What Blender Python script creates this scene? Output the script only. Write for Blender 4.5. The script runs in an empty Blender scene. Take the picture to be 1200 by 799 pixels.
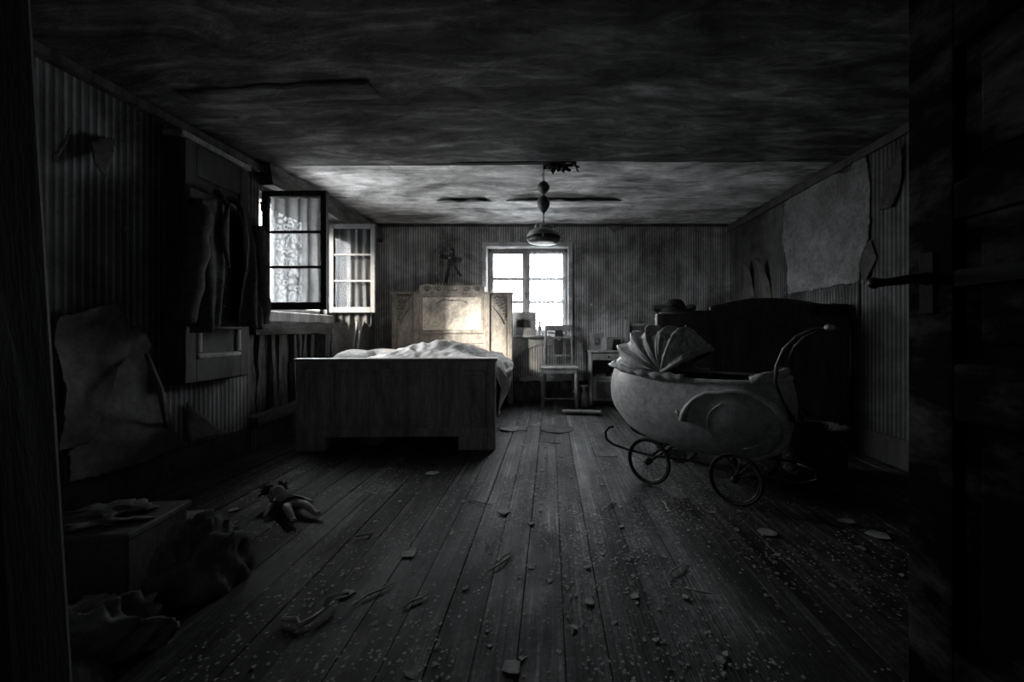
import bpy, bmesh, math, random
from mathutils import Vector, Matrix, Euler, noise
random.seed(7)
PI = math.pi
scene = bpy.context.scene
C = scene.collection

# ------------------------------------------------------------------ camera
F, CX, CY, CAMH = 470.0, 645.0, 388.0, 0.89
cam_d = bpy.data.cameras.new('camera'); cam = bpy.data.objects.new('camera', cam_d); C.objects.link(cam)
cam.location = (0, 0, CAMH); cam.rotation_euler = (PI/2, 0, 0)
cam_d.sensor_fit = 'HORIZONTAL'; cam_d.sensor_width = 36.0; cam_d.lens = F/1200*36
cam_d.shift_x = -(CX-600)/1200; cam_d.shift_y = -(399.5-CY)/1200
cam_d.clip_start = 0.02
scene.camera = cam

# ------------------------------------------------------------------ world, light, exposure
w = bpy.data.worlds.new('overcast_sky'); scene.world = w; w.use_nodes = True
bg = w.node_tree.nodes['Background']; bg.inputs[0].default_value = (0.93, 0.97, 1.0, 1); bg.inputs[1].default_value = 1.0
# overcast sky: brighter towards the zenith, dull ground below the horizon
_N, _L = w.node_tree.nodes, w.node_tree.links
_tc = _N.new('ShaderNodeTexCoord'); _sp = _N.new('ShaderNodeSeparateXYZ'); _L.new(_tc.outputs['Generated'], _sp.inputs[0])
_mr = _N.new('ShaderNodeMapRange'); _mr.inputs[1].default_value = -1; _mr.inputs[2].default_value = 1; _L.new(_sp.outputs[2], _mr.inputs[0])
_rp = _N.new('ShaderNodeValToRGB'); _e = _rp.color_ramp.elements
for _k, (_p, _v) in enumerate(((0.0, .14), (.485, .14), (.5, .36), (1.0, 1.0))):
    if _k >= len(_e): _e.new(_p)
    _e[_k].position = _p; _e[_k].color = (_v*.93, _v*.97, _v, 1)
_L.new(_mr.outputs[0], _rp.inputs[0]); _L.new(_rp.outputs[0], bg.inputs[0]); bg.inputs[1].default_value = 2.4
def portal(name, loc, rot, sx, sy):
    l = bpy.data.lights.new(name, 'AREA'); l.shape = 'RECTANGLE'; l.size = sx; l.size_y = sy
    l.cycles.is_portal = True
    o = bpy.data.objects.new(name, l); C.objects.link(o); o.location = loc; o.rotation_euler = rot
    return o
portal('window_portal', (-0.29, 5.36, 1.41), (PI/2, 0, PI), 1.1, 1.2).rotation_euler = Euler((-PI/2, 0, 0))
portal('window_portal', (-2.50, 3.535, 1.51), (0, -PI/2, 0), 1.0, 0.98)
sun_d = bpy.data.lights.new('low_winter_sun', 'SUN'); sun_d.energy = 2.3; sun_d.color = (1.0, 0.90, 0.76); sun_d.angle = math.radians(18)
sun = bpy.data.objects.new('low_winter_sun', sun_d); C.objects.link(sun)
sun.rotation_euler = Vector((1.30, 1.50, -0.78)).to_track_quat('-Z', 'Y').to_euler()
scene.view_settings.view_transform = 'Standard'; scene.view_settings.look = 'None'
scene.view_settings.gamma = 1.0; scene.view_settings.use_curve_mapping = False
scene.view_settings.exposure = 4.6
scene.cycles.use_denoising = True
scene.cycles.max_bounces = 8; scene.cycles.diffuse_bounces = 5; scene.cycles.transparent_max_bounces = 24
scene.cycles.sample_clamp_indirect = 6.0

# ------------------------------------------------------------------ helpers
def P(px, py, Y):
    return Vector(((px-CX)*Y/F, Y, CAMH-(py-CY)*Y/F))

def nz(x, y, z=0.0): return noise.noise(Vector((x, y, z)))

class B:
    """collects shapes; build() links them as one mesh object"""
    def __init__(s): s.bm = bmesh.new()
    def box(s, c, size, rot=None, taper=None):
        M_ = Matrix.Translation(c) @ (rot.to_matrix().to_4x4() if rot else Matrix.Identity(4)) @ Matrix.Diagonal((*size, 1))
        bmesh.ops.create_cube(s.bm, size=1, matrix=M_); return s
    def bb(s, x0, x1, y0, y1, z0, z1):
        return s.box(((x0+x1)/2, (y0+y1)/2, (z0+z1)/2), (abs(x1-x0), abs(y1-y0), abs(z1-z0)))
    def tube(s, pts, r, seg=8, closed=False, cap=True):
        pts = [Vector(p) for p in pts]; n = len(pts)
        rs = r if isinstance(r, (list, tuple)) else [r]*n
        rings = []; up = None
        for i, p in enumerate(pts):
            if closed: t = pts[(i+1) % n]-pts[i-1]
            else: t = pts[min(i+1, n-1)]-pts[max(i-1, 0)]
            t.normalize()
            if up is None:
                up = t.orthogonal().normalized()
            else:
                up = (up-t*up.dot(t))
                up = up.normalized() if up.length > 1e-6 else t.orthogonal().normalized()
            bn = t.cross(up)
            rings.append([s.bm.verts.new(p+(up*math.cos(2*PI*k/seg)+bn*math.sin(2*PI*k/seg))*rs[i]) for k in range(seg)])
        for i in range(n if closed else n-1):
            a, b = rings[i], rings[(i+1) % n]
            for k in range(seg):
                s.bm.faces.new((a[k], a[(k+1) % seg], b[(k+1) % seg], b[k]))
        if cap and not closed:
            s.bm.faces.new(rings[0][::-1]); s.bm.faces.new(rings[-1])
        return s
    def lathe(s, prof, seg=24, c=(0, 0, 0), mat=None):
        rings = []
        for r, z in prof:
            ring = []
            for k in range(seg):
                v = Vector((max(r, 1e-4)*math.cos(2*PI*k/seg), max(r, 1e-4)*math.sin(2*PI*k/seg), z))
                if mat: v = mat @ v
                ring.append(s.bm.verts.new(v+Vector(c)))
            rings.append(ring)
        for a, b in zip(rings, rings[1:]):
            for k in range(seg): s.bm.faces.new((a[k], a[(k+1) % seg], b[(k+1) % seg], b[k]))
        s.bm.faces.new(rings[0][::-1]); s.bm.faces.new(rings[-1])
        return s
    def prism(s, outline, d0, d1, plane='xz'):
        def v(a, b, d):
            return {'xz': (a, d, b), 'yz': (d, a, b), 'xy': (a, b, d)}[plane]
        A = [s.bm.verts.new(v(a, b, d0)) for a, b in outline]; Bv = [s.bm.verts.new(v(a, b, d1)) for a, b in outline]
        s.bm.faces.new(A); s.bm.faces.new(Bv[::-1]); n = len(A)
        for i in range(n): s.bm.faces.new((A[i], Bv[i], Bv[(i+1) % n], A[(i+1) % n]))
        return s
    def grid(s, nu, nv, f, skip=None, closed_u=False):
        V = [[s.bm.verts.new(f(i/nu, j/nv)) for j in range(nv+1)] for i in range(nu if closed_u else nu+1)]
        for i in range(nu):
            a = V[i]; b = V[(i+1) % len(V)]
            for j in range(nv):
                if skip and skip((i+.5)/nu, (j+.5)/nv): continue
                s.bm.faces.new((a[j], b[j], b[j+1], a[j+1]))
        return s
    def ball(s, c, r, seg=14, scale=(1, 1, 1), rot=None):
        M_ = Matrix.Translation(c) @ (rot.to_matrix().to_4x4() if rot else Matrix.Identity(4)) @ Matrix.Diagonal((*[r*k for k in scale], 1))
        bmesh.ops.create_uvsphere(s.bm, u_segments=seg, v_segments=max(6, seg//2+2), radius=1, matrix=M_); return s
    def jitter(s, amt, freq, seed=0.0, cuts=0):
        if cuts: bmesh.ops.subdivide_edges(s.bm, edges=s.bm.edges[:], cuts=cuts, use_grid_fill=True)
        for v in s.bm.verts:
            q = v.co*freq
            v.co += Vector((nz(q.x+seed, q.y, q.z), nz(q.x, q.y+seed+9, q.z), nz(q.x, q.y, q.z+seed+21)))*amt
        return s
    def build(s, name, mat, parent=None, smooth=False, bevel=0, solid=0, sub=0, loc=None, rot=None, autos=None):
        bmesh.ops.recalc_face_normals(s.bm, faces=s.bm.faces[:])
        me = bpy.data.meshes.new(name); s.bm.to_mesh(me); s.bm.free()
        if smooth:
            for p in me.polygons: p.use_smooth = True
        if mat: me.materials.append(mat)
        o = bpy.data.objects.new(name, me); C.objects.link(o)
        if parent: o.parent = parent
        if loc is not None: o.location = loc
        if rot is not None: o.rotation_euler = rot
        if solid:
            m = o.modifiers.new('thickness', 'SOLIDIFY'); m.thickness = solid; m.offset = 0
        if bevel:
            m = o.modifiers.new('bevel', 'BEVEL'); m.width = bevel; m.segments = 2; m.limit_method = 'ANGLE'
        if sub:
            m = o.modifiers.new('subdivision', 'SUBSURF'); m.levels = sub; m.render_levels = sub
        return o

def tag(o, label, cat, group=None, kind=None):
    o['label'] = label; o['category'] = cat
    if group: o['group'] = group
    if kind: o['kind'] = kind
    return o
def thing(name, label, cat, loc=(0, 0, 0), rot=(0, 0, 0), group=None, kind=None):
    o = bpy.data.objects.new(name, None); C.objects.link(o); o.location = loc; o.rotation_euler = rot
    o.empty_display_size = 0.1
    return tag(o, label, cat, group, kind)
def link_copy(o, parent=None, loc=None, rot=None, scale=None):
    c = o.copy(); C.objects.link(c); c.parent = parent
    if loc is not None: c.location = loc
    if rot is not None: c.rotation_euler = rot
    if scale is not None: c.scale = scale
    return c

# ------------------------------------------------------------------ materials
def newmat(name):
    m = bpy.data.materials.new(name); m.use_nodes = True; nt = m.node_tree
    return m, nt, nt.nodes, nt.links, nt.nodes['Principled BSDF']
def coords(N, L, scale=(1, 1, 1), rnd=False):
    tc = N.new('ShaderNodeTexCoord'); mp = N.new('ShaderNodeMapping'); mp.inputs['Scale'].default_value = scale
    L.new(tc.outputs['Object'], mp.inputs['Vector'])
    if rnd:
        oi = N.new('ShaderNodeObjectInfo'); mu = N.new('ShaderNodeMath'); mu.operation = 'MULTIPLY'; mu.inputs[1].default_value = 37.0
        L.new(oi.outputs['Random'], mu.inputs[0])
        cb = N.new('ShaderNodeCombineXYZ')
        for k in range(3): L.new(mu.outputs[0], cb.inputs[k])
        L.new(cb.outputs[0], mp.inputs['Location'])
    return tc, mp
def noise_n(N, L, vec, scale, detail=6, rough=0.6, dist=0.0):
    n = N.new('ShaderNodeTexNoise'); n.inputs['Scale'].default_value = scale; n.inputs['Detail'].default_value = detail
    n.inputs['Roughness'].default_value = rough; n.inputs['Distortion'].default_value = dist
    L.new(vec, n.inputs['Vector']); return n
def ramp(N, L, fac, stops):
    r = N.new('ShaderNodeValToRGB'); e = r.color_ramp.elements
    while len(e) < len(stops): e.new(0.5)
    for k, (p, c) in enumerate(stops):
        e[k].position = p; e[k].color = (*c, 1) if len(c) == 3 else c
    L.new(fac, r.inputs[0]); return r
def mixc(N, L, fac, a, b, mode='MIX'):
    m = N.new('ShaderNodeMix'); m.data_type = 'RGBA'; m.blend_type = mode
    if isinstance(fac, float): m.inputs[0].default_value = fac
    else: L.new(fac, m.inputs[0])
    for s, v in ((6, a), (7, b)):
        if isinstance(v, tuple): m.inputs[s].default_value = (*v, 1)
        else: L.new(v, m.inputs[s])
    return m.outputs[2]
def bump(N, L, h, strength, dist, bsdf):
    b = N.new('ShaderNodeBump'); b.inputs['Strength'].default_value = strength; b.inputs['Distance'].default_value = dist
    L.new(h, b.inputs['Height']); L.new(b.outputs[0], bsdf.inputs['Normal'])
def M(name, c1, c2, scale=(1, 1, 1), ns=6.0, lo=.35, hi=.68, rough=.75, bs=.4, bd=.004, rnd=False, metal=0.0, spec=.3, detail=8, dist=0.0):
    m, nt, N, L, b = newmat(name)
    tc, mp = coords(N, L, scale, rnd)
    n = noise_n(N, L, mp.outputs[0], ns, detail, .62, dist)
    r = ramp(N, L, n.outputs[0], [(lo, c1), (hi, c2)])
    n5 = noise_n(N, L, mp.outputs[0], ns*6.5, 9, .78); r5 = ramp(N, L, n5.outputs[0], [(.36, g(.42)), (.60, g(1.12))])
    cc = mixc(N, L, .75, r.outputs[0], r5.outputs[0], 'MULTIPLY')
    L.new(cc, b.inputs['Base Color']); b.inputs['Roughness'].default_value = rough; b.inputs['Metallic'].default_value = metal
    b.inputs['Specular IOR Level'].default_value = spec
    n2 = noise_n(N, L, mp.outputs[0], ns*2.7, 8, .7)
    bump(N, L, n2.outputs[0], bs, bd, b)
    return m
def g(v, t=0.0): return (v*(1+t), v, v*(1-t))     # grey with a warm (+) or cool (-) tint

def wallpaper(name, axis, pitch, dark, light):
    m, nt, N, L, b = newmat(name)
    tc, mp = coords(N, L)
    sp = N.new('ShaderNodeSeparateXYZ'); L.new(tc.outputs['Object'], sp.inputs[0])
    mu = N.new('ShaderNodeMath'); mu.operation = 'MULTIPLY'; mu.inputs[1].default_value = 2*PI/pitch
    L.new(sp.outputs[axis], mu.inputs[0])
    si = N.new('ShaderNodeMath'); si.operation = 'SINE'; L.new(mu.outputs[0], si.inputs[0])
    st = ramp(N, L, si.outputs[0], [(0.0, g(dark*.62)), (0.45, g(dark)), (0.8, g(light, .02))])
    # faded and water-stained areas
    n1 = noise_n(N, L, mp.outputs[0], 1.7, 9, .7, .6)
    r1 = ramp(N, L, n1.outputs[0], [(.34, g(.22)), (.52, g(.75)), (.7, g(1.4, -.03))])
    c = mixc(N, L, 1.0, st.outputs[0], r1.outputs[0], 'MULTIPLY')
    # vertical runs of dirt
    tc2, mp2 = coords(N, L, (9, 9, .7))
    n2 = noise_n(N, L, mp2.outputs[0], 1.0, 7, .65)
    r2 = ramp(N, L, n2.outputs[0], [(.36, g(.45)), (.6, g(1.15))])
    c = mixc(N, L, .8, c, r2.outputs[0], 'MULTIPLY')
    # flecks of bare plaster
    n3 = noise_n(N, L, mp.outputs[0], 14, 9, .75)
    r3 = ramp(N, L, n3.outputs[0], [(.64, (0, 0, 0)), (.70, (1, 1, 1))])
    c = mixc(N, L, r3.outputs[0], c, g(min(.8, light*1.4), -.03))
    L.new(c, b.inputs['Base Color']); b.inputs['Roughness'].default_value = .82; b.inputs['Specular IOR Level'].default_value = .25
    ad = N.new('ShaderNodeMath'); ad.operation = 'MULTIPLY_ADD'; ad.inputs[1].default_value = .5
    L.new(si.outputs[0], ad.inputs[0]); L.new(n3.outputs[0], ad.inputs[2])
    bump(N, L, ad.outputs[0], .6, .004, b)
    return m

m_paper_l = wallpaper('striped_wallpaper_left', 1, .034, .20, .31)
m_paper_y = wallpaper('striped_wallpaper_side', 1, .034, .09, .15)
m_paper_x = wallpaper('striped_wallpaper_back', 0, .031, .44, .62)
m_plaster = M('bare_plaster', g(.10, .03), g(.20), ns=3.5, bs=.5, bd=.01, rough=.9)
m_patch = M('plaster_patch', g(.11), g(.22), ns=5, bs=.6, bd=.006, rough=.9)
m_paperback = M('wallpaper_backing', g(.05, .06), g(.13, .04), ns=4, bs=.5, bd=.006, rough=.9)
m_paperdark = M('wallpaper_backing_dark', g(.03), g(.08, .05), ns=5, rough=.9)
m_dirtywood = M('dirty_dark_wood', g(.03), g(.09, .04), (1, 1, .15), ns=9, rough=.7, bs=.5)
m_darkwood = M('dark_wood', g(.025, .06), g(.08, .06), (1, 1, .25), ns=8, rough=.55, bs=.35, bd=.003)
m_bedwood = M('bed_foot_wood', g(.26, .06), g(.62, .05), (1, 1, .18), ns=7, rough=.55, bs=.4, bd=.003, dist=.6)
m_bedwood_hi = M('bed_foot_rail_wood', g(.25, .07), g(.5, .05), (.2, 1, 1), ns=8, rough=.5)
m_headpanel = M('cream_head_panel', (.30, .285, .26), (.84, .79, .71), (1, 1, .8), ns=4, lo=.30, hi=.50, rough=.6, bs=.3, bd=.002)
m_headwood = M('pale_head_wood', (.26, .245, .225), (.60, .555, .50), (1, 1, .4), ns=5, rough=.6, bs=.3, bd=.002)
m_headcarve = M('carved_head_wood', g(.13, .05), g(.36, .06), ns=9, rough=.65, bs=.4)
m_rough = M('rough_timber', g(.03, .05), g(.17, .02), (1, 1, .3), ns=12, rough=.95, bs=1.0, bd=.012)
m_roughh = M('rough_timber_lengthwise', g(.03, .05), g(.15, .02), (1, .25, 1), ns=13, rough=.95, bs=1.0, bd=.012)
m_gwood = M('grey_worn_wood', g(.20, .03), g(.48), (1, 1, .25), ns=9, rough=.7, bs=.4)
m_white = M('old_white_paint', g(.30), g(.58), ns=8, rough=.6, bs=.4)
m_greypaint = M('grey_sash_paint', g(.028), g(.055), ns=9, rough=.6, bs=.4)
m_metal = M('dark_iron', g(.012), g(.03), ns=15, rough=.45, metal=.6, spec=.5)
m_rubber = M('black_rubber', g(.008), g(.02), ns=20, rough=.7)
m_chrome = M('tarnished_metal', g(.05), g(.16), ns=18, rough=.4, metal=.7)
m_black = M('soot_black', g(.004), g(.012), ns=8, rough=.9)
m_pram = M('faded_pram_paint', g(.32), g(.60, .0), ns=4, lo=.3, hi=.7, rough=.42, bs=.15, bd=.002, spec=.45)
m_pramhood = M('cracked_pram_hood', g(.28), g(.56), ns=7, rough=.5, bs=.4, bd=.004)
m_hoodlining = M('pale_hood_lining', g(.5), g(.88), ns=9, lo=.4, hi=.6, rough=.8, bs=.6, bd=.006)
m_pramtrim = M('pram_moulding_paint', g(.40), g(.66), ns=6, rough=.4, spec=.5)
m_pramin = M('pram_lining', g(.02), g(.06), ns=8, rough=.9)
m_duvet = M('grey_white_bedding', g(.26, .03), g(.50, .04), ns=5, rough=.9, bs=.35, bd=.004)
m_pillow = M('soiled_pillow', g(.14, .03), g(.28, .03), ns=5, rough=.9, bs=.3)
m_coat = M('black_wool', g(.05), g(.10), ns=30, rough=1.0, bs=.5, bd=.002, spec=.1)
m_coatin = M('coat_lining', g(.004), g(.01), ns=20, rough=.8)
m_floorbase = M('subfloor_dirt', g(.006), g(.02), ns=10, rough=1)
m_paperbit = M('scrap_paper', g(.18), g(.42), ns=6, rough=.95, rnd=True)
m_leaf = M('dry_leaf_flake', g(.18, .03), g(.50, .02), ns=3, rough=.95, rnd=True)
m_splinter = M('splinter_wood', g(.2, .04), g(.5, .03), ns=6, rough=.95, rnd=True)
m_skin = M('doll_vinyl', g(.4, .03), g(.62, .03), ns=9, rough=.5, bs=.2)
m_cloth = M('dark_dirty_cloth', g(.012), g(.06), ns=7, rough=1, bs=.6, bd=.005)
m_clothmid = M('grey_dirty_cloth', g(.05, .02), g(.16, .02), ns=7, rough=1, bs=.6, bd=.005)
m_hair = M('doll_hair', g(.01), g(.05, .05), ns=25, rough=.9)
m_wicker = M('wicker', g(.02, .06), g(.09, .05), ns=22, rough=.8, bs=.8, bd=.005)
m_enamel = M('enamel_lamp', g(.3), g(.6), ns=9, rough=.35, bs=.2, spec=.5)
m_ceramic = M('counterweight_ceramic', g(.06), g(.16), ns=8, rough=.4, spec=.5)
m_stone = M('stoneware', g(.10), g(.25), ns=7, rough=.4, spec=.5)

def floorwood():
    m, nt, N, L, b = newmat('floorboard_light_lane')
    tc, mp = coords(N, L, (9, .5, 1), True)
    n = noise_n(N, L, mp.outputs[0], 4.0, 10, .68, .8)
    r = ramp(N, L, n.outputs[0], [(.32, g(.012, .03)), (.5, g(.06, .03)), (.68, g(.17, .0))])
    tc2, mp2 = coords(N, L, (70, .8, 1), True)
    n2 = noise_n(N, L, mp2.outputs[0], 2.0, 6, .7, .3)
    r2 = ramp(N, L, n2.outputs[0], [(.36, g(.35)), (.58, g(1.2))])
    c = mixc(N, L, .85, r.outputs[0], r2.outputs[0], 'MULTIPLY')
    tc3, mp3 = coords(N, L, (1, 1, 1), True)
    n3 = noise_n(N, L, mp3.outputs[0], 5, 9, .75)
    r3 = ramp(N, L, n3.outputs[0], [(.42, g(.2)), (.60, g(1.2))])
    c = mixc(N, L, .9, c, r3.outputs[0], 'MULTIPLY')
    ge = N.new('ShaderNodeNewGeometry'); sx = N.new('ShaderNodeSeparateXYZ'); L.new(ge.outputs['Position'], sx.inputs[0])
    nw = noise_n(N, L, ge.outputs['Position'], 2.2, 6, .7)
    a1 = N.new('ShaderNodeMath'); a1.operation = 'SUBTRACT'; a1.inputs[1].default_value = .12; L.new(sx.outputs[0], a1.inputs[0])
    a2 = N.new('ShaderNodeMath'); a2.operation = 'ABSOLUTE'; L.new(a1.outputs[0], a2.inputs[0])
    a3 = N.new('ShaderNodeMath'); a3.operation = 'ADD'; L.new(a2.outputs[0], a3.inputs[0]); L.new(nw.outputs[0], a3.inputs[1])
    light_lane = ramp(N, L, a3.outputs[0], [(.55, g(2.6, -.03)), (1.0, g(1.0))])  # window light painted into the board colour as a paler middle lane
    light_lane.color_ramp.elements[1].position = 1.0
    c = mixc(N, L, 1.0, c, light_lane.outputs[0], 'MULTIPLY')
    nd = noise_n(N, L, ge.outputs['Position'], 1.6, 10, .74, .5)
    rd = ramp(N, L, nd.outputs[0], [(.40, g(.22)), (.56, g(1.0))])
    c = mixc(N, L, 1.0, c, rd.outputs[0], 'MULTIPLY')
    ng = noise_n(N, L, ge.outputs['Position'], 55, 6, .8)
    rg_ = ramp(N, L, ng.outputs[0], [(.40, g(.45)), (.52, g(1.0)), (.64, g(2.0))])
    c = mixc(N, L, .8, c, rg_.outputs[0], 'MULTIPLY')
    L.new(c, b.inputs['Base Color'])
    rr = ramp(N, L, n3.outputs[0], [(.35, g(.75)), (.7, g(.42))]); L.new(rr.outputs[0], b.inputs['Roughness'])
    b.inputs['Specular IOR Level'].default_value = .24
    bump(N, L, n2.outputs[0], .9, .006, b)
    return m
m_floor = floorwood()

def ceilmat(nm, gain, stops):
    m, nt, N, L, b = newmat(nm)
    tc, mp = coords(N, L, (.8, 3.0, 1))
    n = noise_n(N, L, mp.outputs[0], 2.0, 10, .68, 1.0)
    r = ramp(N, L, n.outputs[0], stops)
    tc2, mp2 = coords(N, L, (1, 1.6, 1))
    n2 = noise_n(N, L, mp2.outputs[0], 5.0, 10, .72, .6)
    r2 = ramp(N, L, n2.outputs[0], [(.36, g(.5)), (.6, g(1.1))])
    c = mixc(N, L, .85, r.outputs[0], r2.outputs[0], 'MULTIPLY')
    # soot above the lamp hook: a round smudge with a ragged edge
    sub = N.new('ShaderNodeVectorMath'); sub.operation = 'SUBTRACT'; sub.inputs[1].default_value = (.10, 2.98, 2.26)
    L.new(tc.outputs['Object'], sub.inputs[0])
    ln = N.new('ShaderNodeVectorMath'); ln.operation = 'LENGTH'; L.new(sub.outputs[0], ln.inputs[0])
    ad = N.new('ShaderNodeMath'); ad.operation = 'MULTIPLY_ADD'; ad.inputs[1].default_value = .5
    L.new(n2.outputs[0], ad.inputs[0]); L.new(ln.outputs['Value'], ad.inputs[2])
    r3 = ramp(N, L, ad.outputs[0], [(.32, g(.06)), (.62, g(1.0))])
    c = mixc(N, L, 1.0, c, r3.outputs[0], 'MULTIPLY')
    nb = noise_n(N, L, mp2.outputs[0], 1.1, 5, .6, .8)
    rb = ramp(N, L, nb.outputs[0], [(.36, g(.40)), (.5, g(.85)), (.62, g(1.15))])
    c = mixc(N, L, 1.0, c, rb.outputs[0], 'MULTIPLY')
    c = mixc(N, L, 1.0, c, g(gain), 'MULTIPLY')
    L.new(c, b.inputs['Base Color']); b.inputs['Roughness'].default_value = .85; b.inputs['Specular IOR Level'].default_value = .2
    bump(N, L, n2.outputs[0], .8, .03, b)
    return m
m_ceil = ceilmat('dark_front_ceiling', .52, [(.3, g(.05)), (.5, g(.22)), (.68, g(.62))]); m_ceil2 = ceilmat('pale_back_ceiling', 1.0, [(.3, g(.16)), (.46, g(.62)), (.62, g(.95))])  # front ceiling darker in colour, back part paler

def glassmat():
    m, nt, N, L, b = newmat('dusty_window_glass'); N.remove(b)
    out = N['Material Output']; t = N.new('ShaderNodeBsdfTransparent'); gl = N.new('ShaderNodeBsdfGlossy'); gl.inputs['Roughness'].default_value = .04
    t.inputs[0].default_value = (.95, .96, .97, 1)
    mx = N.new('ShaderNodeMixShader'); mx.inputs[0].default_value = .012
    L.new(t.outputs[0], mx.inputs[1]); L.new(gl.outputs[0], mx.inputs[2]); L.new(mx.outputs[0], out.inputs[0]); return m
m_glass = glassmat()

def lacemat(name, base, lo=.25, hi=.85):
    m, nt, N, L, b = newmat(name); N.remove(b); out = N['Material Output']
    tc, mp = coords(N, L)
    v = N.new('ShaderNodeTexVoronoi'); v.inputs['Scale'].default_value = 17; L.new(mp.outputs[0], v.inputs['Vector'])
    wv = N.new('ShaderNodeMath'); wv.operation = 'SINE'; mu = N.new('ShaderNodeMath'); mu.operation = 'MULTIPLY'; mu.inputs[1].default_value = 15
    L.new(v.outputs['Distance'], mu.inputs[0]); L.new(mu.outputs[0], wv.inputs[0])
    n = noise_n(N, L, mp.outputs[0], 60, 3, .7)
    ad = N.new('ShaderNodeMath'); ad.operation = 'MULTIPLY_ADD'; ad.inputs[1].default_value = .16
    L.new(wv.outputs[0], ad.inputs[0]); L.new(n.outputs[0], ad.inputs[2])
    r = ramp(N, L, ad.outputs[0], [(.38, g(lo)), (.62, g(hi))])
    n4 = noise_n(N, L, mp.outputs[0], 5, 6, .7)
    rc = ramp(N, L, n4.outputs[0], [(.35, g(base*.55, .02)), (.65, g(base))])
    d = N.new('ShaderNodeBsdfDiffuse'); t = N.new('ShaderNodeBsdfTranslucent'); tr = N.new('ShaderNodeBsdfTransparent')
    L.new(rc.outputs[0], d.inputs[0]); L.new(rc.outputs[0], t.inputs[0])
    m1 = N.new('ShaderNodeMixShader'); m1.inputs[0].default_value = .5; L.new(d.outputs[0], m1.inputs[1]); L.new(t.outputs[0], m1.inputs[2])
    m2 = N.new('ShaderNodeMixShader'); L.new(r.outputs[0], m2.inputs[0]); L.new(tr.outputs[0], m2.inputs[1]); L.new(m1.outputs[0], m2.inputs[2])
    L.new(m2.outputs[0], out.inputs[0]); return m
m_lace = lacemat('dirty_lace', .20, .978, 1.0); m_lacedark = lacemat('dimmed_lace', .075, .97, 1.0)  # second lace darkened in colour to offset strong window light on the far curtain
m_lacethin = lacemat('thin_white_lace', .5, .05, .55)

# ------------------------------------------------------------------ room shell
XL, XR, YB, YF, ZC = -2.23, 2.28, 5.10, 0.33, 2.26
TH = .25
def wall_cells(b, axis_lo, axis_hi, zlo, zhi, holes, mk):
    us = sorted({axis_lo, axis_hi, *[h[0] for h in holes], *[h[1] for h in holes]})
    zs = sorted({zlo, zhi, *[h[2] for h in holes], *[h[3] for h in holes]})
    for a, c in zip(us, us[1:]):
        for d, e in zip(zs, zs[1:]):
            mu, mz = (a+c)/2, (d+e)/2
            if any(h[0] < mu < h[1] and h[2] < mz < h[3] for h in holes): continue
            mk(a, c, d, e)
# floor
fl = B().bb(XL-.25, XR+.25, -1.4, YB+.05, -.10, -.028).build('floor', m_floorbase)
tag(fl, 'dark boarded floor strewn with dirt, window light painted pale down the middle', 'floor', kind='structure')
pb = B().box((0, 0, 0), (1, 1, 1)); pm = pb.build('plank', m_floor, fl, bevel=0)
bpy.data.objects.remove(pm)
plank_mesh = {}
def plank(x0, x1, y0, y1):
    # boards sharing the same bevelled width; length set per object
    key = round(x1-x0, 3)
    if key not in plank_mesh:
        b = B(); W = key/2-.0010; H = .028
        prof = [(-W, -H), (-W, -.0015), (-W+.0015, 0), (-W*.33, .0006), (W*.33, .0004), (W-.0015, 0), (W, -.0015), (W, -H)]
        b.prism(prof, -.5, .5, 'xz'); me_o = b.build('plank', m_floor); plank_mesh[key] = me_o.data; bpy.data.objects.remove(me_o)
    o = bpy.data.objects.new('plank', plank_mesh[key]); C.objects.link(o); o.parent = fl
    o.location = ((x0+x1)/2, (y0+y1)/2, random.uniform(-.004, .001)); o.scale = (1, y1-y0-.003, 1)
    o.rotation_euler = (0, random.uniform(-.012, .012), 0)
x = XL
widths = (.13, .145, .16, .12)
while x < XR-.01:
    wd = min(random.choice(widths), XR-x)
    if XR-x-wd < .06: wd = XR-x
    cuts = [YF-.15] + sorted(random.uniform(1.6, 4.6) for _ in range(random.choice((0, 1, 1)))) + [YB]
    for a, c in zip(cuts, cuts[1:]): plank(x, x+wd, a, c)
    x += wd

# ceiling: papered boards, front part a step lower than the part by the window
def ceil_z(x, y):
    z = ZC+.016*nz(x*1.3, y*3.2, 3)+.009*nz(x*3, y*8, 7)+.004*nz(x*7, y*17, 5)
    k = max(0, min(1, (-x-.6)/1.6)); z -= .10*k*max(0, min(1, (4.4-y)/3.0))      # sags towards the left wall
    if y < 3.18: z -= .035
    return z
b = B(); NU, NV = 110, 130
ys = [YF-.2+(3.18-YF+.2)*j/70 for j in range(71)]+[3.1801+(YB+.05-3.1801)*j/60 for j in range(61)]
V = [[b.bm.verts.new((XL-.1+(XR-XL+.2)*i/NU, y, ceil_z(XL-.1+(XR-XL+.2)*i/NU, y))) for y in ys] for i in range(NU+1)]
for i in range(NU):
    for j in range(len(ys)-1):
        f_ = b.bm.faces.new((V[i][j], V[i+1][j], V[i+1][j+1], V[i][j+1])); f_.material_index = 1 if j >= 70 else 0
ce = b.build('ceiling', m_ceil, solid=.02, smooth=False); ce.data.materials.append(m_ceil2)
tag(ce, 'low stained ceiling with wavy peeling paper', 'ceiling', kind='structure')
B().bb(XL-.3, XR+.3, -1.4, YB+.3, ZC+.10, ZC+.2).build('ceiling_slab', m_black, ce)

# back wall with its window opening
WX0, WX1, WZ0, WZ1 = -.815, .228, .845, 1.965
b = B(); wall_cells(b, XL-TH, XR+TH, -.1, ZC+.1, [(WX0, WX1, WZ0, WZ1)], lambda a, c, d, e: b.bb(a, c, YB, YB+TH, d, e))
wb = b.build('wall_back', m_paper_x); tag(wb, 'back wall in faded vertically striped wallpaper', 'wall', kind='structure')
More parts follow.
